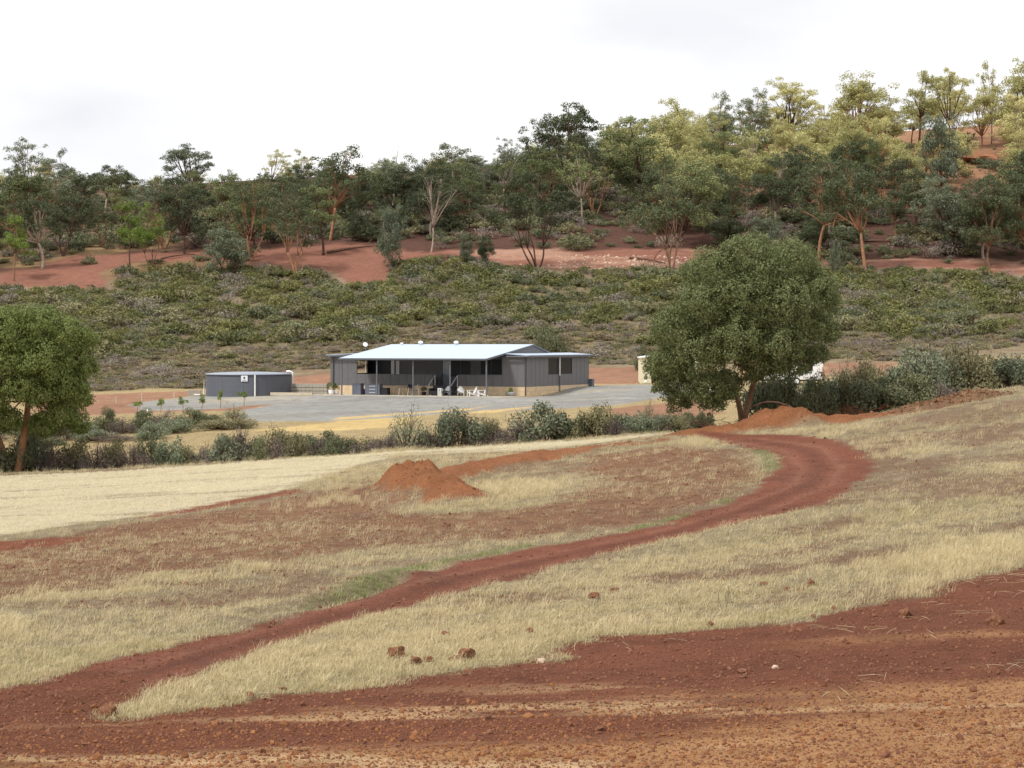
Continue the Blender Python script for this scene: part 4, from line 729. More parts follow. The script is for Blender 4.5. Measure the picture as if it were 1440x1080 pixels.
# ------------------------------------------------------------------ the house
HOUSE = thing('house', 'long low charcoal house with pale blue metal roof and verandah', 'house', (HX, HY, HZ0), -TH)
PLT = .8; ZT_ = z_of(501.5, 0, 0); aE = a_of(464.5, 0); aO = a_of(502, 0); aS0 = a_of(609, 0); aS1 = a_of(644, 0); aR = a_of(706, 0)
ZHF = z_of(526.5, aS0, 0); BD = 2.2; DEP = b_of(828, 0); VB = -3.9; vL, vR = a_of(480, VB), a_of(684, VB); RB = 5.6
def panels(ax, fixed, p0, p1, z0, z1, th=.1, w=.9):
    n_ = max(1, round(abs(p1 - p0) / w)); e = np.linspace(p0, p1, n_ + 1)
    for s0, s1 in zip(e[:-1], e[1:]):
        mb = MB(); lo, hi = min(s0, s1) + .004, max(s0, s1) - .004
        if ax == 'x':
            mb.box(lo, hi, fixed, fixed + th, z0, z1); mb.box(hi - .035, hi - .005, fixed - .012, fixed, z0 + .002, z1 - .002)
        else:
            mb.box(fixed - th, fixed, lo, hi, z0, z1); mb.box(fixed, fixed + .012, hi - .035, hi - .005, z0 + .002, z1 - .002)
        build(mb, 'wall_panel', MT['clad'], HOUSE)
panels('x', 0, aE, aO, PLT, ZT_); panels('x', 0, aO, aS0, PLT, ZHF); panels('x', 0, aS1, aR, PLT, ZHF); panels('x', 0, aR, -.11, PLT, ZT_)
w0, w1 = b_of(771, 0), b_of(804.5, 0); zw0 = z_of(527, 0, w0); zw1 = z_of(503.5, 0, w0)
panels('y', 0, 0, w0, PLT, ZT_); panels('y', 0, w0, w1, PLT, zw0); panels('y', 0, w1, DEP, PLT, ZT_)
build(MB().box(-.1, 0, w0, w1, zw1, ZT_ - .002), 'wall_panel', MT['clad'], HOUSE)
panels('y', aE + .1, .11, 4.4, PLT, ZT_); panels('y', aE + .1, 4.4, 8.6, PLT, ZHF); panels('y', aE + .1, 8.6, DEP, PLT, ZT_); panels('x', DEP - .1, aE + .11, -.11, PLT, ZT_)
build(MB().box(aE + .02, aE + .08, 6.45, 6.55, ZHF, ZT_), 'mullion', MT['white'], HOUSE)
aI = a_of(516.5, BD); panels('x', BD, aI, -.12, PLT, ZT_, .08, 1.2); panels('y', aI, BD + .09, DEP - .12, PLT, ZT_, .08, 1.5)
build(MB().box(aE + .12, -.12, .12, DEP - .12, PLT - .12, PLT - .004), 'deck', MT['gconc'], HOUSE)
def window(px0, px1, py0, py1, gl='glass', b=BD, mull=1):
    a0_, a1_ = a_of(px0, b), a_of(px1, b); z0, z1 = z_of(py1, a0_, b), z_of(py0, a0_, b); f = MB(); t = .05
    f.box(a0_, a1_, b - .05, b - .003, z0, z0 + t).box(a0_, a1_, b - .05, b - .003, z1 - t, z1); es = np.linspace(a0_, a1_ - t, mull + 1)
    for e in es: f.box(e, e + t, b - .048, b - .003, z0 + t, z1 - t)
    fo = build(f, 'window', MT['trim'], HOUSE)
    for e0, e1 in zip(es[:-1], es[1:]): build(MB().box(e0 + t, e1, b - .03, b - .006, z0 + t, z1 - t), 'pane', MT[gl], fo)
window(517, 550, 505.5, 526, mull=2); window(634, 662, 505, 530, mull=2); window(676, 706, 505, 527, mull=2)
for p0, p1 in ((550.5, 555), (557.5, 562)):
    a0_, a1_ = a_of(p0, BD), a_of(p1, BD); mb = MB()
    for k_ in range(4): mb.box(a0_ + (a1_ - a0_) * k_ / 4, a0_ + (a1_ - a0_) * (k_ + .9) / 4, BD - .07 - .02 * (k_ % 2), BD - .004, z_of(526, a0_, BD), z_of(507, a0_, BD))
    build(mb, 'curtain', MT['white'], HOUSE)
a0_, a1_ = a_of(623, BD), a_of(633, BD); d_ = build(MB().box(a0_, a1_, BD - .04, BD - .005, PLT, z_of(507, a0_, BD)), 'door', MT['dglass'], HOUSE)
build(MB().box(a0_ - .08, a0_, BD - .06, BD - .004, PLT, z_of(506, a0_, BD)).box(a1_, a1_ + .08, BD - .06, BD - .004, PLT, z_of(506, a0_, BD)), 'frame', MT['trim'], d_); build(MB().box(a0_ + .04, a0_ + .1, BD - .1, BD - .041, PLT + .9, PLT + 1.02), 'handle', MT['postm'], d_)
# side window
f = MB()
for b0, b1 in ((w0, w0 + .05), ((w0 + w1) / 2 - .05, (w0 + w1) / 2 + .05), (w1 - .05, w1)): f.box(-.06, .014, b0, b1, zw0 + .05, zw1 - .05)
f.box(-.06, .016, w0, w1, zw0, zw0 + .05).box(-.06, .016, w0, w1, zw1 - .05, zw1); fo = build(f, 'window', MT['trim'], HOUSE)
for b0, b1 in ((w0 + .05, (w0 + w1) / 2 - .05), ((w0 + w1) / 2 + .05, w1 - .05)): build(MB().box(-.05, -.02, b0, b1, zw0 + .05, zw1 - .05), 'pane', MT['glass'], fo)
bp_ = b_of(787.5, .12)
dp = build(MB().tube([(.1, bp_, .1), (.1, bp_, z_of(528, 0, bp_))], .05, 8), 'downpipe', MT['trim'], HOUSE); build(MB().tube([(.1, bp_, z_of(528, 0, bp_)), (.1, bp_, ZT_ - .05)], .06, 8), 'upper_pipe', MT['white'], dp)
for aa, bb in ((-.12, -.07), (aE + .35, -.07)): build(MB().tube([(aa, bb, .02), (aa, bb, ZT_ - .03)], .05, 8), 'downpipe', MT['trim'], HOUSE)
# plinth of limestone blocks
for (p0, p1, ax) in ((aE, aS0, 'x'), (aS1, 0, 'x'), (.0, DEP, 'y')):
    n_ = round(abs(p1 - p0) / .95); e = np.linspace(p0, p1, n_ + 1)
    for row in range(2):
        for k_ in range(n_):
            lo, hi = e[k_] + .008, e[k_ + 1] - .008; z0, z1 = row * .4 - .1 * (row == 0), row * .4 + .39
            mb = MB(); mb.box(lo, hi, .02, .3, z0, z1) if ax == 'x' else mb.box(-.3, -.02 - .004 * (k_ % 2), lo, hi, z0, z1); build(mb, 'block', MT['lime'], HOUSE)
# roofs
ez = z_of(504, vL, VB); sl = (z_of(485.2, vR, RB) - ez) / (RB - VB); rz = ez + sl * (RB - VB); oh = .25; sb = .2; bE = 9.7; zE = rz - sb * (bE - RB)
rf = MB(); rf.prism([(vL - .1, VB - oh, ez - sl * oh), (vR + .1, VB - oh, ez - sl * oh), (vR + .1, RB, rz), (vL - .1, RB, rz)], (0, 0, .07)); rf.prism([(vL - .1, RB, rz), (vR + .1, RB, rz), (vR + .1, bE, zE), (vL - .1, bE, zE)], (0, 0, .069))
roof = build(rf, 'roof', MT['roof'], HOUSE)
zw = ez + sl * (-VB) + .02; zb = zE - .02
wr = MB()
zi = lambda b_: zw - .0 - .012 * b_
wr.prism([(vR + .02, -.3, zi(0) - .1), (.32, -.3, ZT_ + .06), (.32, DEP + .3, ZT_ + .06), (vR + .02, DEP + .3, zi(0) - .1)], (0, 0, .06))
wr.prism([(aE - .3, -.3, ZT_ + .06), (vL - .02, -.3, zi(0) - .1), (vL - .02, DEP + .3, zi(0) - .1), (aE - .3, DEP + .3, ZT_ + .06)], (0, 0, .06))
wr.prism([(vL, bE - .1, zE - .05), (vR, bE - .1, zE - .05), (vR, DEP + .3, zE - .2), (vL, DEP + .3, zE - .2)], (0, 0, .06)); build(wr, 'wing_roof', MT['roof'], HOUSE)
for aa in (vL - .02, vR - .06):
    build(MB().prism([(aa, .2, ez + sl * (.2 - VB) - .02), (aa, .2, ez + sl * (.2 - VB) - .35), (aa, bE, zE - .3), (aa, bE, zE - .01), (aa, RB, rz - .01)], (.08, 0, 0)), 'gable', MT['clad'], HOUSE)
g = MB(); g.box(vL - .12, vR + .12, VB - oh - .1, VB - oh - .002, ez - sl * oh - .06, ez - sl * oh + .062); build(g, 'gutter', MT['postm'], HOUSE)
build(MB().prism([(vR + .1, VB - oh, ez - sl * oh - .1), (vR + .1, .0, ez - sl * VB - .1), (vR + .1, 0, ez - sl * VB + .05), (vR + .1, VB - oh, ez - sl * oh + .05)], (.04, 0, 0)), 'barge_board', MT['postm'], HOUSE)
build(MB().prism([(vR + .1, .002, ez - sl * VB - .06), (vR + .1, RB, rz - .06), (vR + .1, bE, zE - .06), (vR + .1, bE, zE + .06), (vR + .1, RB, rz + .06), (vR + .1, .002, ez - sl * VB + .06)], (.04, 0, 0)), 'barge_board', MT['postm'], HOUSE)
build(MB().box(.32, .42, -.3, DEP + .3, ZT_ - .06, ZT_ + .11), 'gutter', MT['postm'], HOUSE); build(MB().box(aE - .32, vL - .14, -.4, -.3, ZT_ - .04, ZT_ + .09).box(vR + .16, .32, -.4, -.301, ZT_ - .04, ZT_ + .09), 'gutter', MT['postm'], HOUSE)
build(MB().box(vL, vR, VB - .04, VB + .04, ez - .16, ez - .05), 'beam', MT['postm'], HOUSE)
for px in (480.5, 530, 581, 633, 684):
    aa = a_of(px, VB); po = build(MB().box(aa - .05, aa + .05, VB - .05, VB + .05, .05, ez - .162), 'post', MT['postm'], HOUSE); build(MB().box(aa - .1, aa + .1, VB - .1, VB + .1, .02, .07), 'base_plate', MT['trim'], po)
for px, s_ in ((565, .13), (591.5, .22), (641.5, .22)):
    aa = a_of(px, RB - .6); z0 = rz - sl * .6 + .06; v = MB().lathe([(.0, z0 - .1), (.55 * s_, z0 - .1), (.55 * s_, z0 + .6 * s_), (s_, z0 + .7 * s_), (1.05 * s_, z0 + 1.2 * s_), (.75 * s_, z0 + 1.65 * s_), (0, z0 + 1.8 * s_)], (aa, RB - .6, 0), 12); build(v, 'roof_vent', MT['white'], roof, True)
aa = a_of(514, 6.); an = build(MB().tube([(aa, 6., zi(0) - .3), (aa, 6., z_of(486, aa, 6.))], .03, 6), 'antenna_mast', MT['postm'], HOUSE); build(MB().lathe([(0, 0), (.2, .03), (.38, .14), (.36, .17), (.18, .08), (0, .05)], (0, 0, 0), 14), 'dish', MT['white'], an, True, loc=(aa, 5.95, z_of(485, aa, 6.)), rot=(1.1, 0, .7), scl=(.6, .6, .6))
# stairs with rails
stp = MB()
for k_ in range(4): build(MB().box(aS0 + .35, aS1 - .05, -.28 * (4 - k_), -.28 * (3 - k_) - .004, .03, .2 * (k_ + 1) - .02), 'step', MT['black'], HOUSE)
for aa in (aS0 + .22, aS1 - .02):
    r_ = MB(); r_.tube([(aa, -1.2, .03), (aa, -1.2, .95)], .03, 6).tube([(aa, -.05, .4), (aa, -.05, 1.75)], .03, 6).tube([(aa, -1.2, .94), (aa, -.05, 1.74)], .03, 6); build(r_, 'handrail', MT['white'], HOUSE)
# patio, kerb, retaining wall
PAT = tag(link('patio', None, None, (HX, HY, HZ0), (0, 0, -TH)), 'concrete patio strip in front of the verandah', None, None, 'structure')
pa0, pa1 = a_of(441, -4.5), a_of(708, -4.5); build(MB().box(pa0, pa1, -4.5, -.02, -.2, .02), 'slab', MT['conc'], PAT)
e = np.linspace(pa0, pa1, 19)
for s0, s1 in zip(e[:-1], e[1:]): build(MB().box(s0 + .01, s1 - .01, -4.66, -4.505, -.25, .06), 'kerb_block', MT['conc'], PAT)
RW = thing('retaining_wall', 'low grey concrete block wall between tank and house', 'wall', (HX, HY, HZ0), -TH); ra0, ra1 = aE - 3.9, aE - .1; e = np.linspace(ra0, ra1, 11)
for row in range(3):
    for k_, (s0, s1) in enumerate(zip(e[:-1], e[1:])): build(MB().box(s0 + .008, s1 - .008, -.4 + .004 * (k_ % 2), -.1, row * .3 - .1, row * .3 + .29), 'block', MT['gconc'], RW)
KB = tag(build(MB().box(ra0 - .2, aE + .2, -3.6, -3.3, -.1, .16), 'concrete_kerb', MT['conc'], loc=(HX, HY, HZ0), rot=(0, 0, -TH)), 'pale concrete kerb beside the small white plant by house', 'kerb')
PZ = .02
def onpatio(name, label, cat, px, b, rz=0, group=None, z=PZ):
    a_ = a_of(px, b); return thing(name, label, cat, (HX + a_ * HC + b * HS, HY - a_ * HS + b * HC, HZ0 + z), -TH + rz, group)
# slate cabinets and boxes
c = onpatio('outdoor_cabinet', 'tall narrow slate-grey cabinet on patio beside the wide one', 'cabinet', 503.5, -2.6)
build(MB().box(-.42, .42, -.3, .3, 0, .95), 'body', MT['slate'], c); build(MB().box(-.45, .45, -.33, .33, .952, 1.0), 'top', MT['postm'], c); build(MB().box(-.06, -.02, -.32, -.302, .1, .9), 'door_edge', MT['postm'], c)
c = onpatio('outdoor_cabinet', 'wide slate-grey drawer cabinet on the patio', 'cabinet', 526, -2.6); build(MB().box(-.72, .72, -.3, .3, 0, .93), 'body', MT['slate'], c); build(MB().box(-.75, .75, -.33, .33, .932, .98), 'top', MT['postm'], c)
for k_ in range(3): dr = build(MB().box(-.66, .66, -.318, -.302, .08 + .28 * k_, .33 + .28 * k_), 'drawer', MT['slate'], c); build(MB().box(-.3, .3, -.345, -.32, .2 + .28 * k_, .23 + .28 * k_), 'handle', MT['white'], dr)
c = onpatio('storage_box', 'low black storage box at the end of the cabinets', 'box', 542, -2.5); build(MB().box(-.33, .33, -.28, .28, 0, .55), 'body', MT['black'], c); build(MB().box(-.36, .36, -.31, .31, .552, .62), 'lid', MT['black'], c)
c = onpatio('gas_bottle', 'dark gas bottle between the two slate cabinets', 'gas bottle', 514, -2.5); build(MB().lathe([(0, 0), (.16, .02), (.17, .4), (.12, .52), (.05, .56), (.05, .66), (0, .66)], n=14), 'body', MT['black'], c, True); build(MB().box(-.06, .06, -.06, .06, .661, .76), 'valve', MT['white'], c)
# folding table with two chairs
c = onpatio('folding_table', 'small folding table with dark top on the patio', 'table', 570, -2.6); build(MB().box(-.55, .55, -.35, .35, .7, .74), 'tabletop', MT['dark'], c)
for x0, x1, y_ in ((-.5, -.38, -.3), (-.38, -.5, .3), (.38, .5, -.3), (.5, .38, .3)): build(MB().tube([(x0, y_, 0), (x1, y_, .698)], .028, 6), 'leg', MT['wood'], c)
def pchair(px, b, rz, label, m='wood', dk='black'):
    c = onpatio('patio_chair', label, 'chair', px, b, rz); build(MB().box(-.24, .24, -.22, .22, .42, .46), 'seat', MT[dk], c); build(MB().box(-.24, .24, .2, .25, .56, .95), 'backrest', MT[dk], c)
    for sx in (-.24, .24):
        build(MB().tube([(sx * 1.15, -.3, 0), (sx, -.12, .44)], .024, 6), 'leg', MT[m], c); build(MB().tube([(sx * 1.15, .32, 0), (sx, .22, .95)], .024, 6), 'leg', MT[m], c)
pchair(577.5, -2.2, .6, 'dark-seated patio chair tucked at the folding table'); pchair(584.5, -2.9, -1.2, 'patio chair with pale legs beside the verandah post')
c = onpatio('potted_cactus', 'small dark potted plant beside the steps', 'plant', 596, -2.0); build(MB().lathe([(0, 0), (.16, 0), (.22, .3), (.19, .3), (0, .27)], n=12), 'pot', MT['black'], c, True)
r_ = np.random.default_rng(3); mb = MB(); clump(mb, r_, (0, 0, .5), (.28, .28, .3), 160, .16, .05); build(mb, 'foliage', MT['lf_dark'], c)
c = onpatio('lounge_sofa', 'long black outdoor sofa beside the stairs', 'sofa', 622, -2.2); build(MB().box(-1.0, 1.0, -.4, .4, .08, .42), 'seat', MT['black'], c); build(MB().box(-1.0, 1.0, .26, .42, .422, .85), 'backrest', MT['black'], c)
for x in (-1.14, 1.002): build(MB().box(x, x + .138, -.4, .42, .08, .62), 'armrest', MT['black'], c)
for x in (-1, .94):
    for y_ in (-.36, .32): build(MB().box(x, x + .06, y_, y_ + .06, 0, .079), 'leg', MT['white'], c)
c = onpatio('low_table', 'low black coffee table in front of sofa', 'table', 634, -3.3); build(MB().box(-.75, .75, -.3, .3, .32, .4), 'tabletop', MT['black'], c)
for x in (-.7, .62):
    for y_ in (-.27, .19): build(MB().box(x, x + .08, y_, y_ + .08, 0, .318), 'leg', MT['black'], c)
c = onpatio('stool', 'small white stool with open legs in front of the sofa', 'stool', 619, -3.2); build(MB().box(-.17, .17, -.17, .17, .6, .66), 'seat', MT['white'], c)
for x in (-.16, .09):
    for y_ in (-.16, .09): build(MB().box(x, x + .07, y_, y_ + .07, 0, .598), 'leg', MT['white'], c)
def adirondack(px, b, rz, label):
    c = onpatio('garden_chair', label, 'chair', px, b, rz); c.scale = (.86, .86, .9); R_ = Matrix.Rotation
    for k_ in range(5): build(MB().box(-.26, .26, -.05, .05, -.012, .012, 0, Matrix.Translation((0, -.3 + .125 * k_, .38 - .03 * k_)) @ R_(-.24, 4, 'X')), 'seat_slat', MT['white'], c)
    for k_ in range(5):
        x = -.22 + .11 * k_; h = .78 - .05 * (k_ - 2) ** 2; build(MB().box(-.048, .048, -.012, .012, 0, h, 0, Matrix.Translation((x, .26, .22)) @ R_(-.42, 4, 'X')), 'back_slat', MT['white'], c)
    build(MB().box(-.28, .28, .005, .04, .28, .36, 0, Matrix.Translation((0, .27, .22)) @ R_(-.42, 4, 'X')), 'back_rail', MT['white'], c)
    for sx in (-1, 1):
        build(MB().box(sx * .34 - .06, sx * .34 + .06, -.38, .42, .56, .59), 'armrest', MT['white'], c); build(MB().box(sx * .3 - .02, sx * .3 + .02, -.36, -.26, 0, .558), 'leg', MT['white'], c)
        build(MB().prism([(sx * .27 - .02, -.38, .28), (sx * .27 - .02, -.38, .4), (sx * .27 - .02, .62, .1), (sx * .27 - .02, .62, 0), (sx * .27 - .02, .5, 0)], (.04, 0, 0)), 'side_rail', MT['white'], c); build(MB().box(sx * .31 - .018, sx * .31 + .018, .34, .42, .1, .558), 'leg', MT['white'], c)
adirondack(648, -3.0, .5, 'white slatted garden chair beside the low black table'); adirondack(663, -3.1, -.75, 'middle white slatted garden chair of the three'); adirondack(677, -3.2, -.95, 'white slatted garden chair next to the end verandah post'); adirondack(628, -2.6, .1, 'white slatted garden chair behind the low black table')
c = onpatio('planter', 'round grey bowl planter with green plant by house wall', 'planter', 718, -1.3, z=-.03); build(MB().lathe([(0, 0), (.3, 0), (.44, .2), (.42, .42), (.36, .42), (.34, .36), (0, .34)], n=18), 'bowl', MT['pot'], c, True); mb = MB(); clump(mb, r_, (0, 0, .5), (.22, .22, .3), 200, .16, .05, -.4); build(mb, 'plant', MT['lf_bright'], c)
build(MB().box(a_of(690, -1.6), -.2, -1.9, -1.2, -.1, .012), 'path_slab', MT['conc'], PAT)
c = onpatio('potted_shrub', 'white-potted leafy shrub by the left end of the house'.replace('left end', 'far front corner'), 'plant', 466, -2.8, z=0); build(MB().lathe([(0, 0), (.22, 0), (.28, .42), (.24, .42), (0, .38)], n=14), 'pot', MT['white'], c, True); mb = MB(); clump(mb, r_, (0, 0, .75), (.5, .5, .38), 260, .17, .07); build(mb, 'foliage', MT['lf_dark'], c)
c = onpatio('potted_shrub', 'small leafy shrub in a pot beside the white-potted one', 'plant', 473, -2.4, z=0); build(MB().lathe([(0, 0), (.18, 0), (.22, .3), (.19, .3), (0, .27)], n=14), 'pot', MT['white'], c, True); mb = MB(); clump(mb, r_, (0, 0, .6), (.35, .35, .32), 180, .15, .06); build(mb, 'foliage', MT['sh_dark'], c)
bk_ = DEP + .2; c = thing('bin', 'small dark bin at the back corner of the house', 'bin', (HX + .1 * HC + bk_ * HS, HY - .1 * HS + bk_ * HC, HZ0 + .58), -TH); build(MB().box(-.25, .25, -.25, .25, 0, .6), 'body', MT['slate'], c); build(MB().box(-.28, .28, -.28, .28, .602, .68), 'lid', MT['slate'], c)

# ------------------------------------------------------------------ water tank
tx, ty = TANK; tz = zat(tx, ty); TR = 60 / FPX * 194; zt = CAMZ + (HZ - 525.5) / FPX * 194 - tz
TK = thing('water_tank', 'low round blue-grey steel water tank with white pipes', 'water tank', (tx, ty, tz)); ns = 96; t = np.arange(ns) / ns * 2 * np.pi; nseg = 12
for k_ in range(nseg):
    a = np.linspace(k_ / nseg, (k_ + 1) / nseg - .0004, 9) * 2 * np.pi; zz = np.linspace(-.1, zt, 27); rr = TR + .018 * np.cos(np.arange(27) * np.pi); V = np.stack([rr[:, None] * np.cos(a), rr[:, None] * np.sin(a), np.broadcast_to(zz[:, None], (27, 9))], -1).reshape(-1, 3)
    i = np.arange(26)[:, None] * 9; j = np.arange(8)[None]; build(MB().add(V, np.stack(np.broadcast_arrays(i + j, i + j + 1, i + 10 + j, i + 9 + j), -1).reshape(-1, 4)), 'wall_sheet', MT['tank'], TK, True)
build(MB().lathe([(TR - .03, -.05), (TR - .03, zt - .05)], n=64), 'liner', MT['black'], TK); tr = build(MB().lathe([(TR + .05, zt - .06), (TR + .06, zt + .01), (TR * .8, zt + .1), (TR * .4, zt + .17), (0, zt + .19)], n=64), 'roof', MT['tankroof'], TK, True)
build(MB().lathe([(TR + .02, zt - .1), (TR + .075, zt - .1), (TR + .075, zt - .055), (TR + .02, zt - .055)], n=64), 'rim', MT['trim'], tr)
def tkx(px): return (px - CX) / FPX * (ty - TR) - tx
a_ = -TR - .14; build(MB().tube([(a_ - .9, -.4, .08), (a_, -.4, .08), (a_, -.4, zt - .35)], .08, 8), 'pipe', MT['white'], TK)
x_ = tkx(358.5); y_ = -math.sqrt(TR ** 2 - x_ ** 2) - .1; build(MB().tube([(x_, y_, .02), (x_, y_, zt - .05)], .07, 8), 'pipe', MT['white'], TK)
a_ = TR + .13; build(MB().tube([(a_, -.4, .02), (a_, -.4, zt + .1), (a_ - .25, -.4, zt + .22), (a_ - .55, -.3, zt + .2)], .1, 8), 'pipe', MT['white'], TK)
x_ = tkx(343.7); y_ = -math.sqrt(TR ** 2 - x_ ** 2) - .06; sg = build(MB().box(-.29, .29, -.012, .012, -.26, .26), 'sign_board', MT['white'], TK, loc=(x_, y_, 1.62), rot=(0, 0, math.asin(x_ / TR) * 1.0))
em = MB(); em.add([(.1 * math.cos(q), -.016, .06 + .1 * math.sin(q)) for q in np.arange(14) / 14 * 6.283], [list(range(14))]); em.box(-.02, .02, -.018, -.014, -.08, .0); build(em, 'emblem', MT['blue'], sg); build(MB().box(-.2, .2, -.017, -.014, -.16, -.13).box(-.14, .14, -.017, -.014, -.2, -.18), 'lettering', MT['slate'], sg)
# low block by the tank's pipe, plank rail
blk = tag(build(MB().box(-.6, .6, -.2, .2, -.1, .5), 'concrete_block', MT['gconc'], loc=(tx - TR - 1.2, ty + .9, zat(tx - TR - 1.2, ty + .9))), 'pale concrete block behind the tank inlet pipe', 'block')
rx, ry = XY(300, 180); rl = thing('low_rail', 'low pale timber rail among the saplings', 'rail', (rx, ry, zat(rx, ry))); build(MB().box(-1.4, 1.4, -.03, .03, .38, .5), 'rail', MT['wood'], rl)
for x in (-1.2, 1.1): build(MB().box(x, x + .08, .032, .1, -.2, .5), 'post', MT['wood'], rl)
# saplings
for i, (px, Y, top, w, lab) in enumerate([(193, 172, 560, 16, 'bright green staked sapling farthest from the tank'), (226, 174, 559, 13, 'small green sapling beside the white bucket'), (257, 174, 557, 14, 'leafy sapling with bare lower stem near the gravel'), (284, 177, 553, 15, 'thin double-stemmed sapling by the low rail'), (310, 178, 548, 10, 'narrow upright sapling in front of the tank'), (343, 179, 546, 11, 'thin sapling below the sign of the tank')]):
    x, y = XY(px, Y); z = zat(x, y); h = (HZ - top) / FPX * Y + CAMZ - z; w = w / FPX * Y / 2; s_ = thing('sapling', lab, 'sapling', (x, y, z)); r_ = np.random.default_rng(50 + i); mb = MB(); mb.tube([(0, 0, -.1), (.03, 0, h * .5), (0, 0, h * .9)], [.025, .02, .008], 5); build(mb, 'stem', MT['bark_t'], s_)
    mb = MB(); 
    for k_ in range(5): clump(mb, r_, (r_.normal(0, w * .4), r_.normal(0, w * .4), h * r_.uniform(.45, .92)), (w * .55, w * .55, h * .16), 50, .16, .06)
    build(mb, 'foliage', MT['lf_bright'], s_); build(MB().tube([(.14, 0, -.1), (.14, 0, .8)], .02, 5), 'stake', MT['wood'], s_)
for px, Y, hh, lab in ((199.5, 178, 1.35, 'thin pale marker post in the red soil'), (245, 186, .8, 'short pale marker post on the red bank'), (163, 186, .5, 'stubby marker peg on the red soil')):
    x, y = XY(px, Y); tag(build(MB().tube([(0, 0, -.2), (0, 0, hh)], [.045, .04], 7).tube([(0, 0, hh - .01), (0, 0, hh + .04)], [.06, .03], 7), 'marker_post', MT['wood'], loc=(x, y, zat(x, y))), lab, 'post')
x, y = XY(209, 174); bu = thing('bucket', 'small white bucket standing among the saplings', 'bucket', (x, y, zat(x, y))); build(MB().lathe([(0, .02), (.14, 0), (.19, .4), (.17, .4), (.12, .05), (0, .05)], n=14), 'body', MT['white'], bu, True); build(MB().tube(bez((-.18, 0, .38), (0, 0, .6), (.18, 0, .38), 7), .008, 4), 'handle', MT['postm'], bu)

# ------------------------------------------------------------------ cream shed
sx, sy = XY(901, 206); sz = zat(sx + 3, sy); SH = thing('shed', 'cream open-fronted farm shed behind the big gum', 'shed', (sx, sy, sz)); k_ = 206 / FPX; sl_ = 82 * k_; h0 = (HZ - 503.5) * k_ + CAMZ - sz; h1 = (HZ - 493) * k_ + CAMZ - sz
hh = lambda x: h0 + (h1 - h0) * min(1, x / sl_)
SD = 4.
def shp(x0, x1, y0, y1, z0, m='cream', nm='wall_panel'): build(MB().prism([(x0, y0, z0), (x1, y0, z0), (x1, y0, hh(x1)), (x0, y0, hh(x0))], (0, y1 - y0, 0)), nm, MT[m], SH)
shp(0, .5, 0, .08, -.1); shp(.502, 1.02, 0, .08, -.1)
for q in (3.4,): shp(q, q + .25, 0, .08, -.1, 'cream', 'pier')
shp(sl_ - .4, sl_, 0, .08, -.1); build(MB().box(0, .08, .082, SD, -.1, h0), 'side_wall', MT['cream'], SH); build(MB().box(sl_ - .08, sl_, .082, SD, -.1, h1), 'side_wall', MT['cream'], SH); shp(.1, sl_ - .1, SD - .08, SD, -.1, 'dark', 'back_wall')  # back wall coloured dark in place of the shade inside
build(MB().prism([(-.12, -.25, h0 - .02), (sl_ + .1, -.25, h1 + .02), (sl_ + .1, -.25, h1 + .14), (-.12, -.25, h0 + .1)], (0, SD + .4, 0)), 'roof', MT['white'], SH)
c = thing('potted_plant', 'small dark plant in a white pot by the cream shed', 'plant', (sx + .45, sy - .5, zat(sx + .45, sy - .5))); build(MB().lathe([(0, 0), (.15, 0), (.2, .28), (.17, .28), (0, .25)], n=12), 'pot', MT['white'], c, True); mb = MB(); clump(mb, np.random.default_rng(4), (0, 0, .55), (.18, .18, .34), 160, .14, .05); build(mb, 'foliage', MT['lf_dark'], c)
kb0, kb1 = XY(848, 202), XY(925, 203); tag(build(MB().box(0, math.dist(kb0, kb1), -.12, .12, -.1, .14), 'concrete_kerb', MT['conc'], loc=(*kb0, zat(*kb0)), rot=(0, 0, math.atan2(kb1[1] - kb0[1], kb1[0] - kb0[0]))), 'long pale kerb between the house and cream shed', 'kerb')

# ------------------------------------------------------------------ caravan
cx0, cy0 = XY(1070, 186); cz = zat(cx0 + 3, cy0); CV_ = thing('caravan', 'white caravan with dark stripe half hidden behind the big gum', 'caravan', (cx0, cy0, cz), -.06); cl_ = 87 / FPX * 186; ct = (HZ - 505) / FPX * 186 + CAMZ - cz
prof = [(0, .5), (-.12, 1.0), (.05, 1.7), (.7, ct - .05), (1.4, ct), (cl_ - .35, ct), (cl_ - .08, ct - .15), (cl_, ct - .6), (cl_, .5)]
build(MB().prism([(x, 0, z) for x, z in prof], (0, 2.2, 0)), 'body', MT['white'], CV_); build(MB().box(.6, cl_ - .06, -.012, -.002, ct - 1.25, ct - 1.13), 'stripe', MT['stripe'], CV_)
for x in (1.2, 3.4): w_ = build(MB().box(x, x + 1.1, -.03, -.003, ct - 1.0, ct - .45), 'window', MT['trim'], CV_); build(MB().box(x + .05, x + 1.05, -.036, -.031, ct - .95, ct - .5), 'pane', MT['glass'], w_)
d_ = build(MB().box(cl_ - .95, cl_ - .35, -.028, -.003, .55, ct - .35), 'door', MT['white'], CV_); build(MB().box(cl_ - .9, cl_ - .85, -.05, -.029, 1.2, 1.3), 'handle', MT['trim'], d_)
build(MB().box(cl_, cl_ + .03, .1, .22, 1.0, 1.35), 'tail_lamp', MT['redlamp'], CV_); build(MB().box(cl_ - .055, cl_ + .012, -.02, -.0025, ct - 1.7, ct - .7), 'corner_lamp', MT['redlamp'], CV_)
for x in (2.3, 3.1):
    w_ = build(MB().tube([(x, -.02, .34), (x, .2, .34)], .34, 18), 'wheel', MT['tyre'], CV_); build(MB().tube([(x, -.035, .34), (x, -.021, .34)], .2, 14), 'rim', MT['white'], w_)
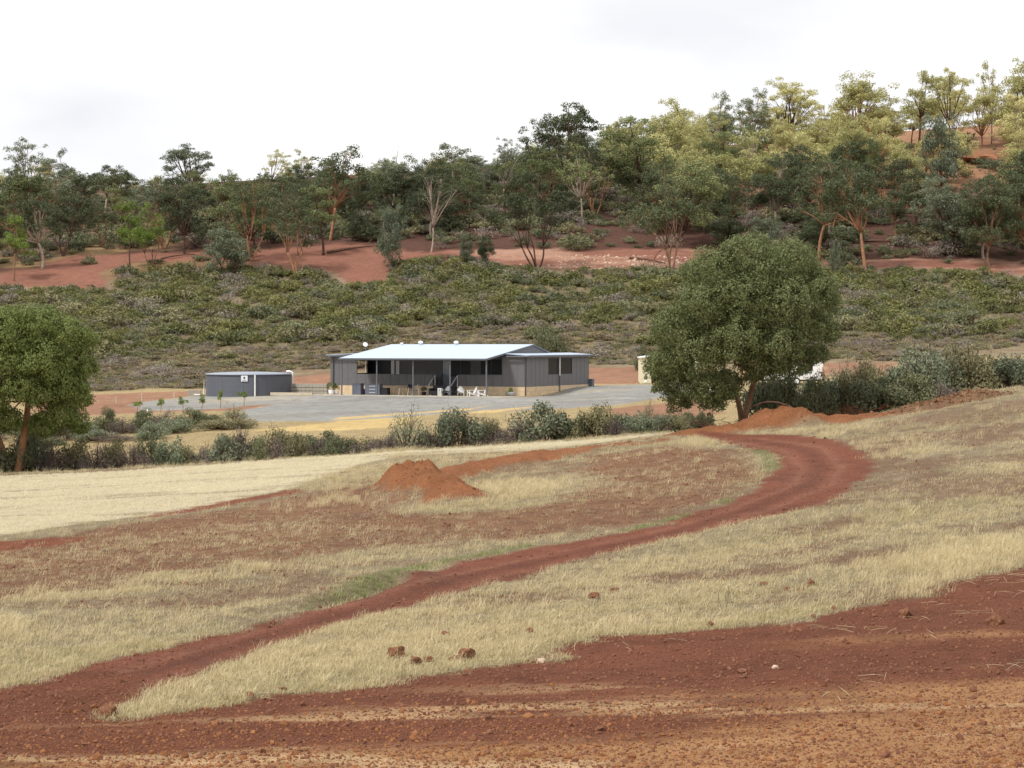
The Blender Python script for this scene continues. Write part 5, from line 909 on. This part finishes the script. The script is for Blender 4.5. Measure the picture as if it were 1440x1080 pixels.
build(MB().box(.2, cl_ - .2, .2, 2.0, .36, .498), 'chassis', MT['black'], CV_); build(MB().prism([(-1.3, 1.0, .42), (.2, .4, .42), (.2, 1.8, .42)], (0, 0, .07)), 'drawbar', MT['trim'], CV_); build(MB().tube([(-1.2, 1.08, -.05), (-1.2, 1.08, .6)], .04, 8), 'jockey_stand', MT['trim'], CV_)

# ------------------------------------------------------------------ rocks, branches, weeds, logs
for i, (px, py, w, lab) in enumerate([(1273, 868, 22, 'squarish rust-red rock on the edge of the near dirt'), (1400, 878, 24, 'pointed rust-red rock on bare red soil'), (150, 1010, 28, 'orange-brown rock at the tip of the grass wedge'), (558, 927, 28, 'largest rust rock half sunk in the dry grass'), (586, 936, 20, 'rounded rock beside the largest sunken rock'), (602, 934, 14, 'small rock touching the rounded rock'), (627, 896, 12, 'small dark rock alone in the dry grass'), (657, 926, 26, 'flat brown rock behind scrubby weeds'), (640, 931, 18, 'brown rock in the weeds at the dirt edge'), (834, 843, 16, 'rust rock in the dry grass below the track'), (864, 834, 12, 'small rust rock above the other in dry grass'),
    (1140, 824, 14, 'dark rust rock, highest of a loose cluster'), (1127, 832, 10, 'small red rock of the loose cluster'), (1106, 831, 10, 'small brown rock beside the loose cluster'), (1074, 823, 10, 'pale brown rock apart from the loose cluster'), (1144, 868, 9, 'tiny red rock at the dirt edge'), (352, 984, 14, 'low brown rock where grass meets dirt'), (397, 975, 13, 'leaning brown rock where grass meets dirt'), (744, 892, 12, 'small clod at the grass edge'), (762, 932, 10, 'pale small stone at the grass edge'), (1000, 880, 12, 'small red stone on the dirt margin'), (1090, 940, 9, 'pale yellow stone on the near dirt')]):
    x, y = P(px, py); s = w / FPX * y / 2 * 1.12; z = zat(x, y); pale = 'pale' in lab and 'stone' in lab
    tag(build(rockmesh(60 + i, .28, 3, .8), 'rock', MT['prock' if pale else 'rock'], loc=(x, y, z + s * .28), rot=(rng.uniform(-.3, .3), rng.uniform(-.3, .3), rng.uniform(0, 6)), scl=(s, s * .9, s)), lab, 'rock')
def branch(mb, r, p, d, L_, rad, lv=2):
    e = p + d * L_; c = (p + e) / 2 + r.normal(0, .15 * L_, 3); c[2] = max(c[2], .05); e[2] = max(e[2], .02); q = bez(p, c, e, 6); mb.tube(q, np.linspace(rad, rad * .35, 6), 5, cap=False)
    if lv:
        for _ in range(3): dd = d + r.normal(0, .6, 3); dd[2] = abs(dd[2]) * .7; branch(mb, r, q[r.integers(2, 6)], dd / np.linalg.norm(dd), L_ * r.uniform(.35, .6), rad * .5, lv - 1)
def brush(px, Y, label, n_, L_, rad, mt, spread, seed):
    x, y = XY(px, Y); r = np.random.default_rng(seed); mb = MB()
    for _ in range(n_):
        p = np.array([r.normal(0, spread), r.normal(0, spread * .35), .05]); p[2] = zat(x + p[0], y + p[1]) - zat(x, y) + r.uniform(0, .25); a = r.uniform(0, 6.28); branch(mb, r, p, np.array([math.cos(a), math.sin(a) * .5, r.uniform(.0, .35)]), L_ * r.uniform(.6, 1.2), rad)
    tag(build(mb, 'fallen_branches', MT[mt], loc=(x, y, zat(x, y)), smooth=True), label, 'branches')
brush(990, 116, 'tangle of dark fallen branches left of the gum trunk'.replace('left of', 'beside'), 9, 1.5, .05, 'bark_d', .9, 1); brush(1060, 116.5, 'reddish dead twigs heaped at the foot of the gum', 16, 1., .022, 'reddead', .9, 2); brush(1140, 116.8, 'heap of reddish brush behind the orange mound', 26, 1.1, .022, 'reddead', 1.5, 3); brush(1190, 117.4, 'thin red-brown brush beside the thicket', 14, 1.0, .02, 'reddead', .9, 4)
x, y = XY(1085, 115); tag(build(MB().tube(bez((-1.0, 0, .5), (-.2, 0, 1.0), (.9, .1, .55), 9), np.linspace(.03, .07, 9), 7).tube(bez((.9, .1, .55), (1.3, .1, .3), (1.5, .1, -.1), 5), np.linspace(.07, .08, 5), 7), 'dead_limb', MT['dead'], loc=(x, y, zat(x, y)), smooth=True), 'bent grey dead limb arching over the brush heap', 'limb')
for i, (px, Y, L_, az, r0_) in enumerate([(500, 312, 9, .5, .2), (690, 318, 7, .2, .18), (520, 322, 8, -.3, .2), (640, 322, 6, -.5, .15), (910, 300, 5.5, -.5, .16), (1120, 312, 6, .3, .16), (1250, 318, 7, -.2, .18), (250, 312, 5, .3, .14)]):
    x, y = XY(px, Y); d = np.array([math.cos(az), math.sin(az)]) * L_ / 2; z0, z1, zc = zat(x - d[0], y - d[1]), zat(x + d[0], y + d[1]), zat(x, y); mb = MB(); mb.tube(bez((-d[0], -d[1], z0 - zc + r0_), (0, 0, (z0 + z1) / 2 - zc + .5), (d[0], d[1], z1 - zc + r0_), 8), np.linspace(r0_, r0_ * .5, 8), 7); branch(mb, np.random.default_rng(i), np.array([d[0] * .4, d[1] * .4, (z1 - zc) * .4 + .4]), np.array([.5, .2, .7]), 1.8, .07, 1)
    tag(build(mb, 'fallen_log', MT['dead'], loc=(x, y, zc), smooth=True), 'grey fallen log lying on the red floor of the wood', 'log', 'fallen logs in the wood')
for i, (px, py, h) in enumerate([(957, 862, .62), (972, 858, .5), (1020, 860, .8), (1042, 858, .5)]):
    x, y = P(px, py); r = np.random.default_rng(i); mb = MB()
    for k_ in range(3): branch(mb, r, np.array([r.normal(0, .03), 0, -.05]), np.array([r.normal(0, .18), 0, 1]), h * r.uniform(.7, 1), .008, 1)
    tag(build(mb, 'weed_stalk', MT['sh_olive'], loc=(x, y, zat(x, y))), 'thin upright dead weed stalk in the dry grass', 'weed', 'weed stalks in the dry grass')
# soil clods heaped on the rubble mound, outcrop rocks on the hill
n_ = 420; t = rng.uniform(size=n_); A_, B_ = RUBBLE[0]; xs_ = A_[0] + (B_[0] - A_[0]) * t + rng.normal(0, 1.3, n_); ys_ = A_[1] + (B_[1] - A_[1]) * t + rng.normal(0, .7, n_); s_ = np.clip(np.exp(rng.normal(-2.9, .5, n_)), .03, .16)[:, None] * np.ones(3)
bc = place_proto('soil_clods', rockmesh(5, .4, 1).mesh('clod', [MT['bclod']]), 'brown soil clod', *XY(1335, 113)); bc.scale = (.1,) * 3
scatter('soil_clods', 'brown soil clods heaped beside the thicket', bc, np.column_stack([xs_, ys_, zfull(xs_.copy(), ys_.copy()) + .03]), rng.uniform(0, 6, (n_, 3)), s_)
mp_ = np.vstack([np.array(MOUND[0][0])[rng.integers(0, 3, 110)] + rng.normal(0, 1, (110, 2)) * [1.0, 1.0], MOUND[1][0][rng.integers(0, 4, 160)] + rng.normal(0, 1, (160, 2)) * [1.5, .5], ORANGE[0][rng.integers(1, 4, 140)] + rng.normal(0, 1, (140, 2)) * [1.3, .7]]); s_ = np.clip(np.exp(rng.normal(-3.3, .5, len(mp_))), .02, .13)[:, None] * np.array([1, 1, .8])
od = place_proto('spoil_clods', rockmesh(6, .4, 1).mesh('clod', [MT['oclod']]), 'orange clod of spoil', *mp_[0]); od.scale = (.08,) * 3
scatter('spoil_clods', 'orange clods lying on the spoil heaps', od, np.column_stack([mp_, zfull(mp_[:, 0].copy(), mp_[:, 1].copy())]), rng.uniform(0, 6, (len(mp_), 3)), s_)
ocr = [(1300, 372, 40, 'broad low orange rock ledge under the hill crest'), (1250, 366, 26, 'orange boulder on the bare hill slope'), (1375, 388, 60, 'wide layered orange rock outcrop below the crest gums'), (1410, 384, 34, 'orange outcrop boulder beside the wide layered one'), (1235, 358, 22, 'small orange boulder below the crest'), (1150, 344, 34, 'dark orange ledge among the trees of the slope'), (1100, 340, 30, 'brown rock ledge half hidden by trees'), (1345, 392, 34, 'orange boulder between crest gums'), (1290, 350, 18, 'small boulder on the orange scree')]
for i, (px, Y, w, lab) in enumerate(ocr):
    x, y = XY(px, Y); s = w / FPX * Y / 2; tag(build(rockmesh(90 + i, .45, 3, .5), 'boulder', MT['orock'], loc=(x, y, zat(x, y) + s * .08), rot=(.1, 0, rng.uniform(-.5, .5)), scl=(s, s * .8, s * .7)), lab, 'boulder')
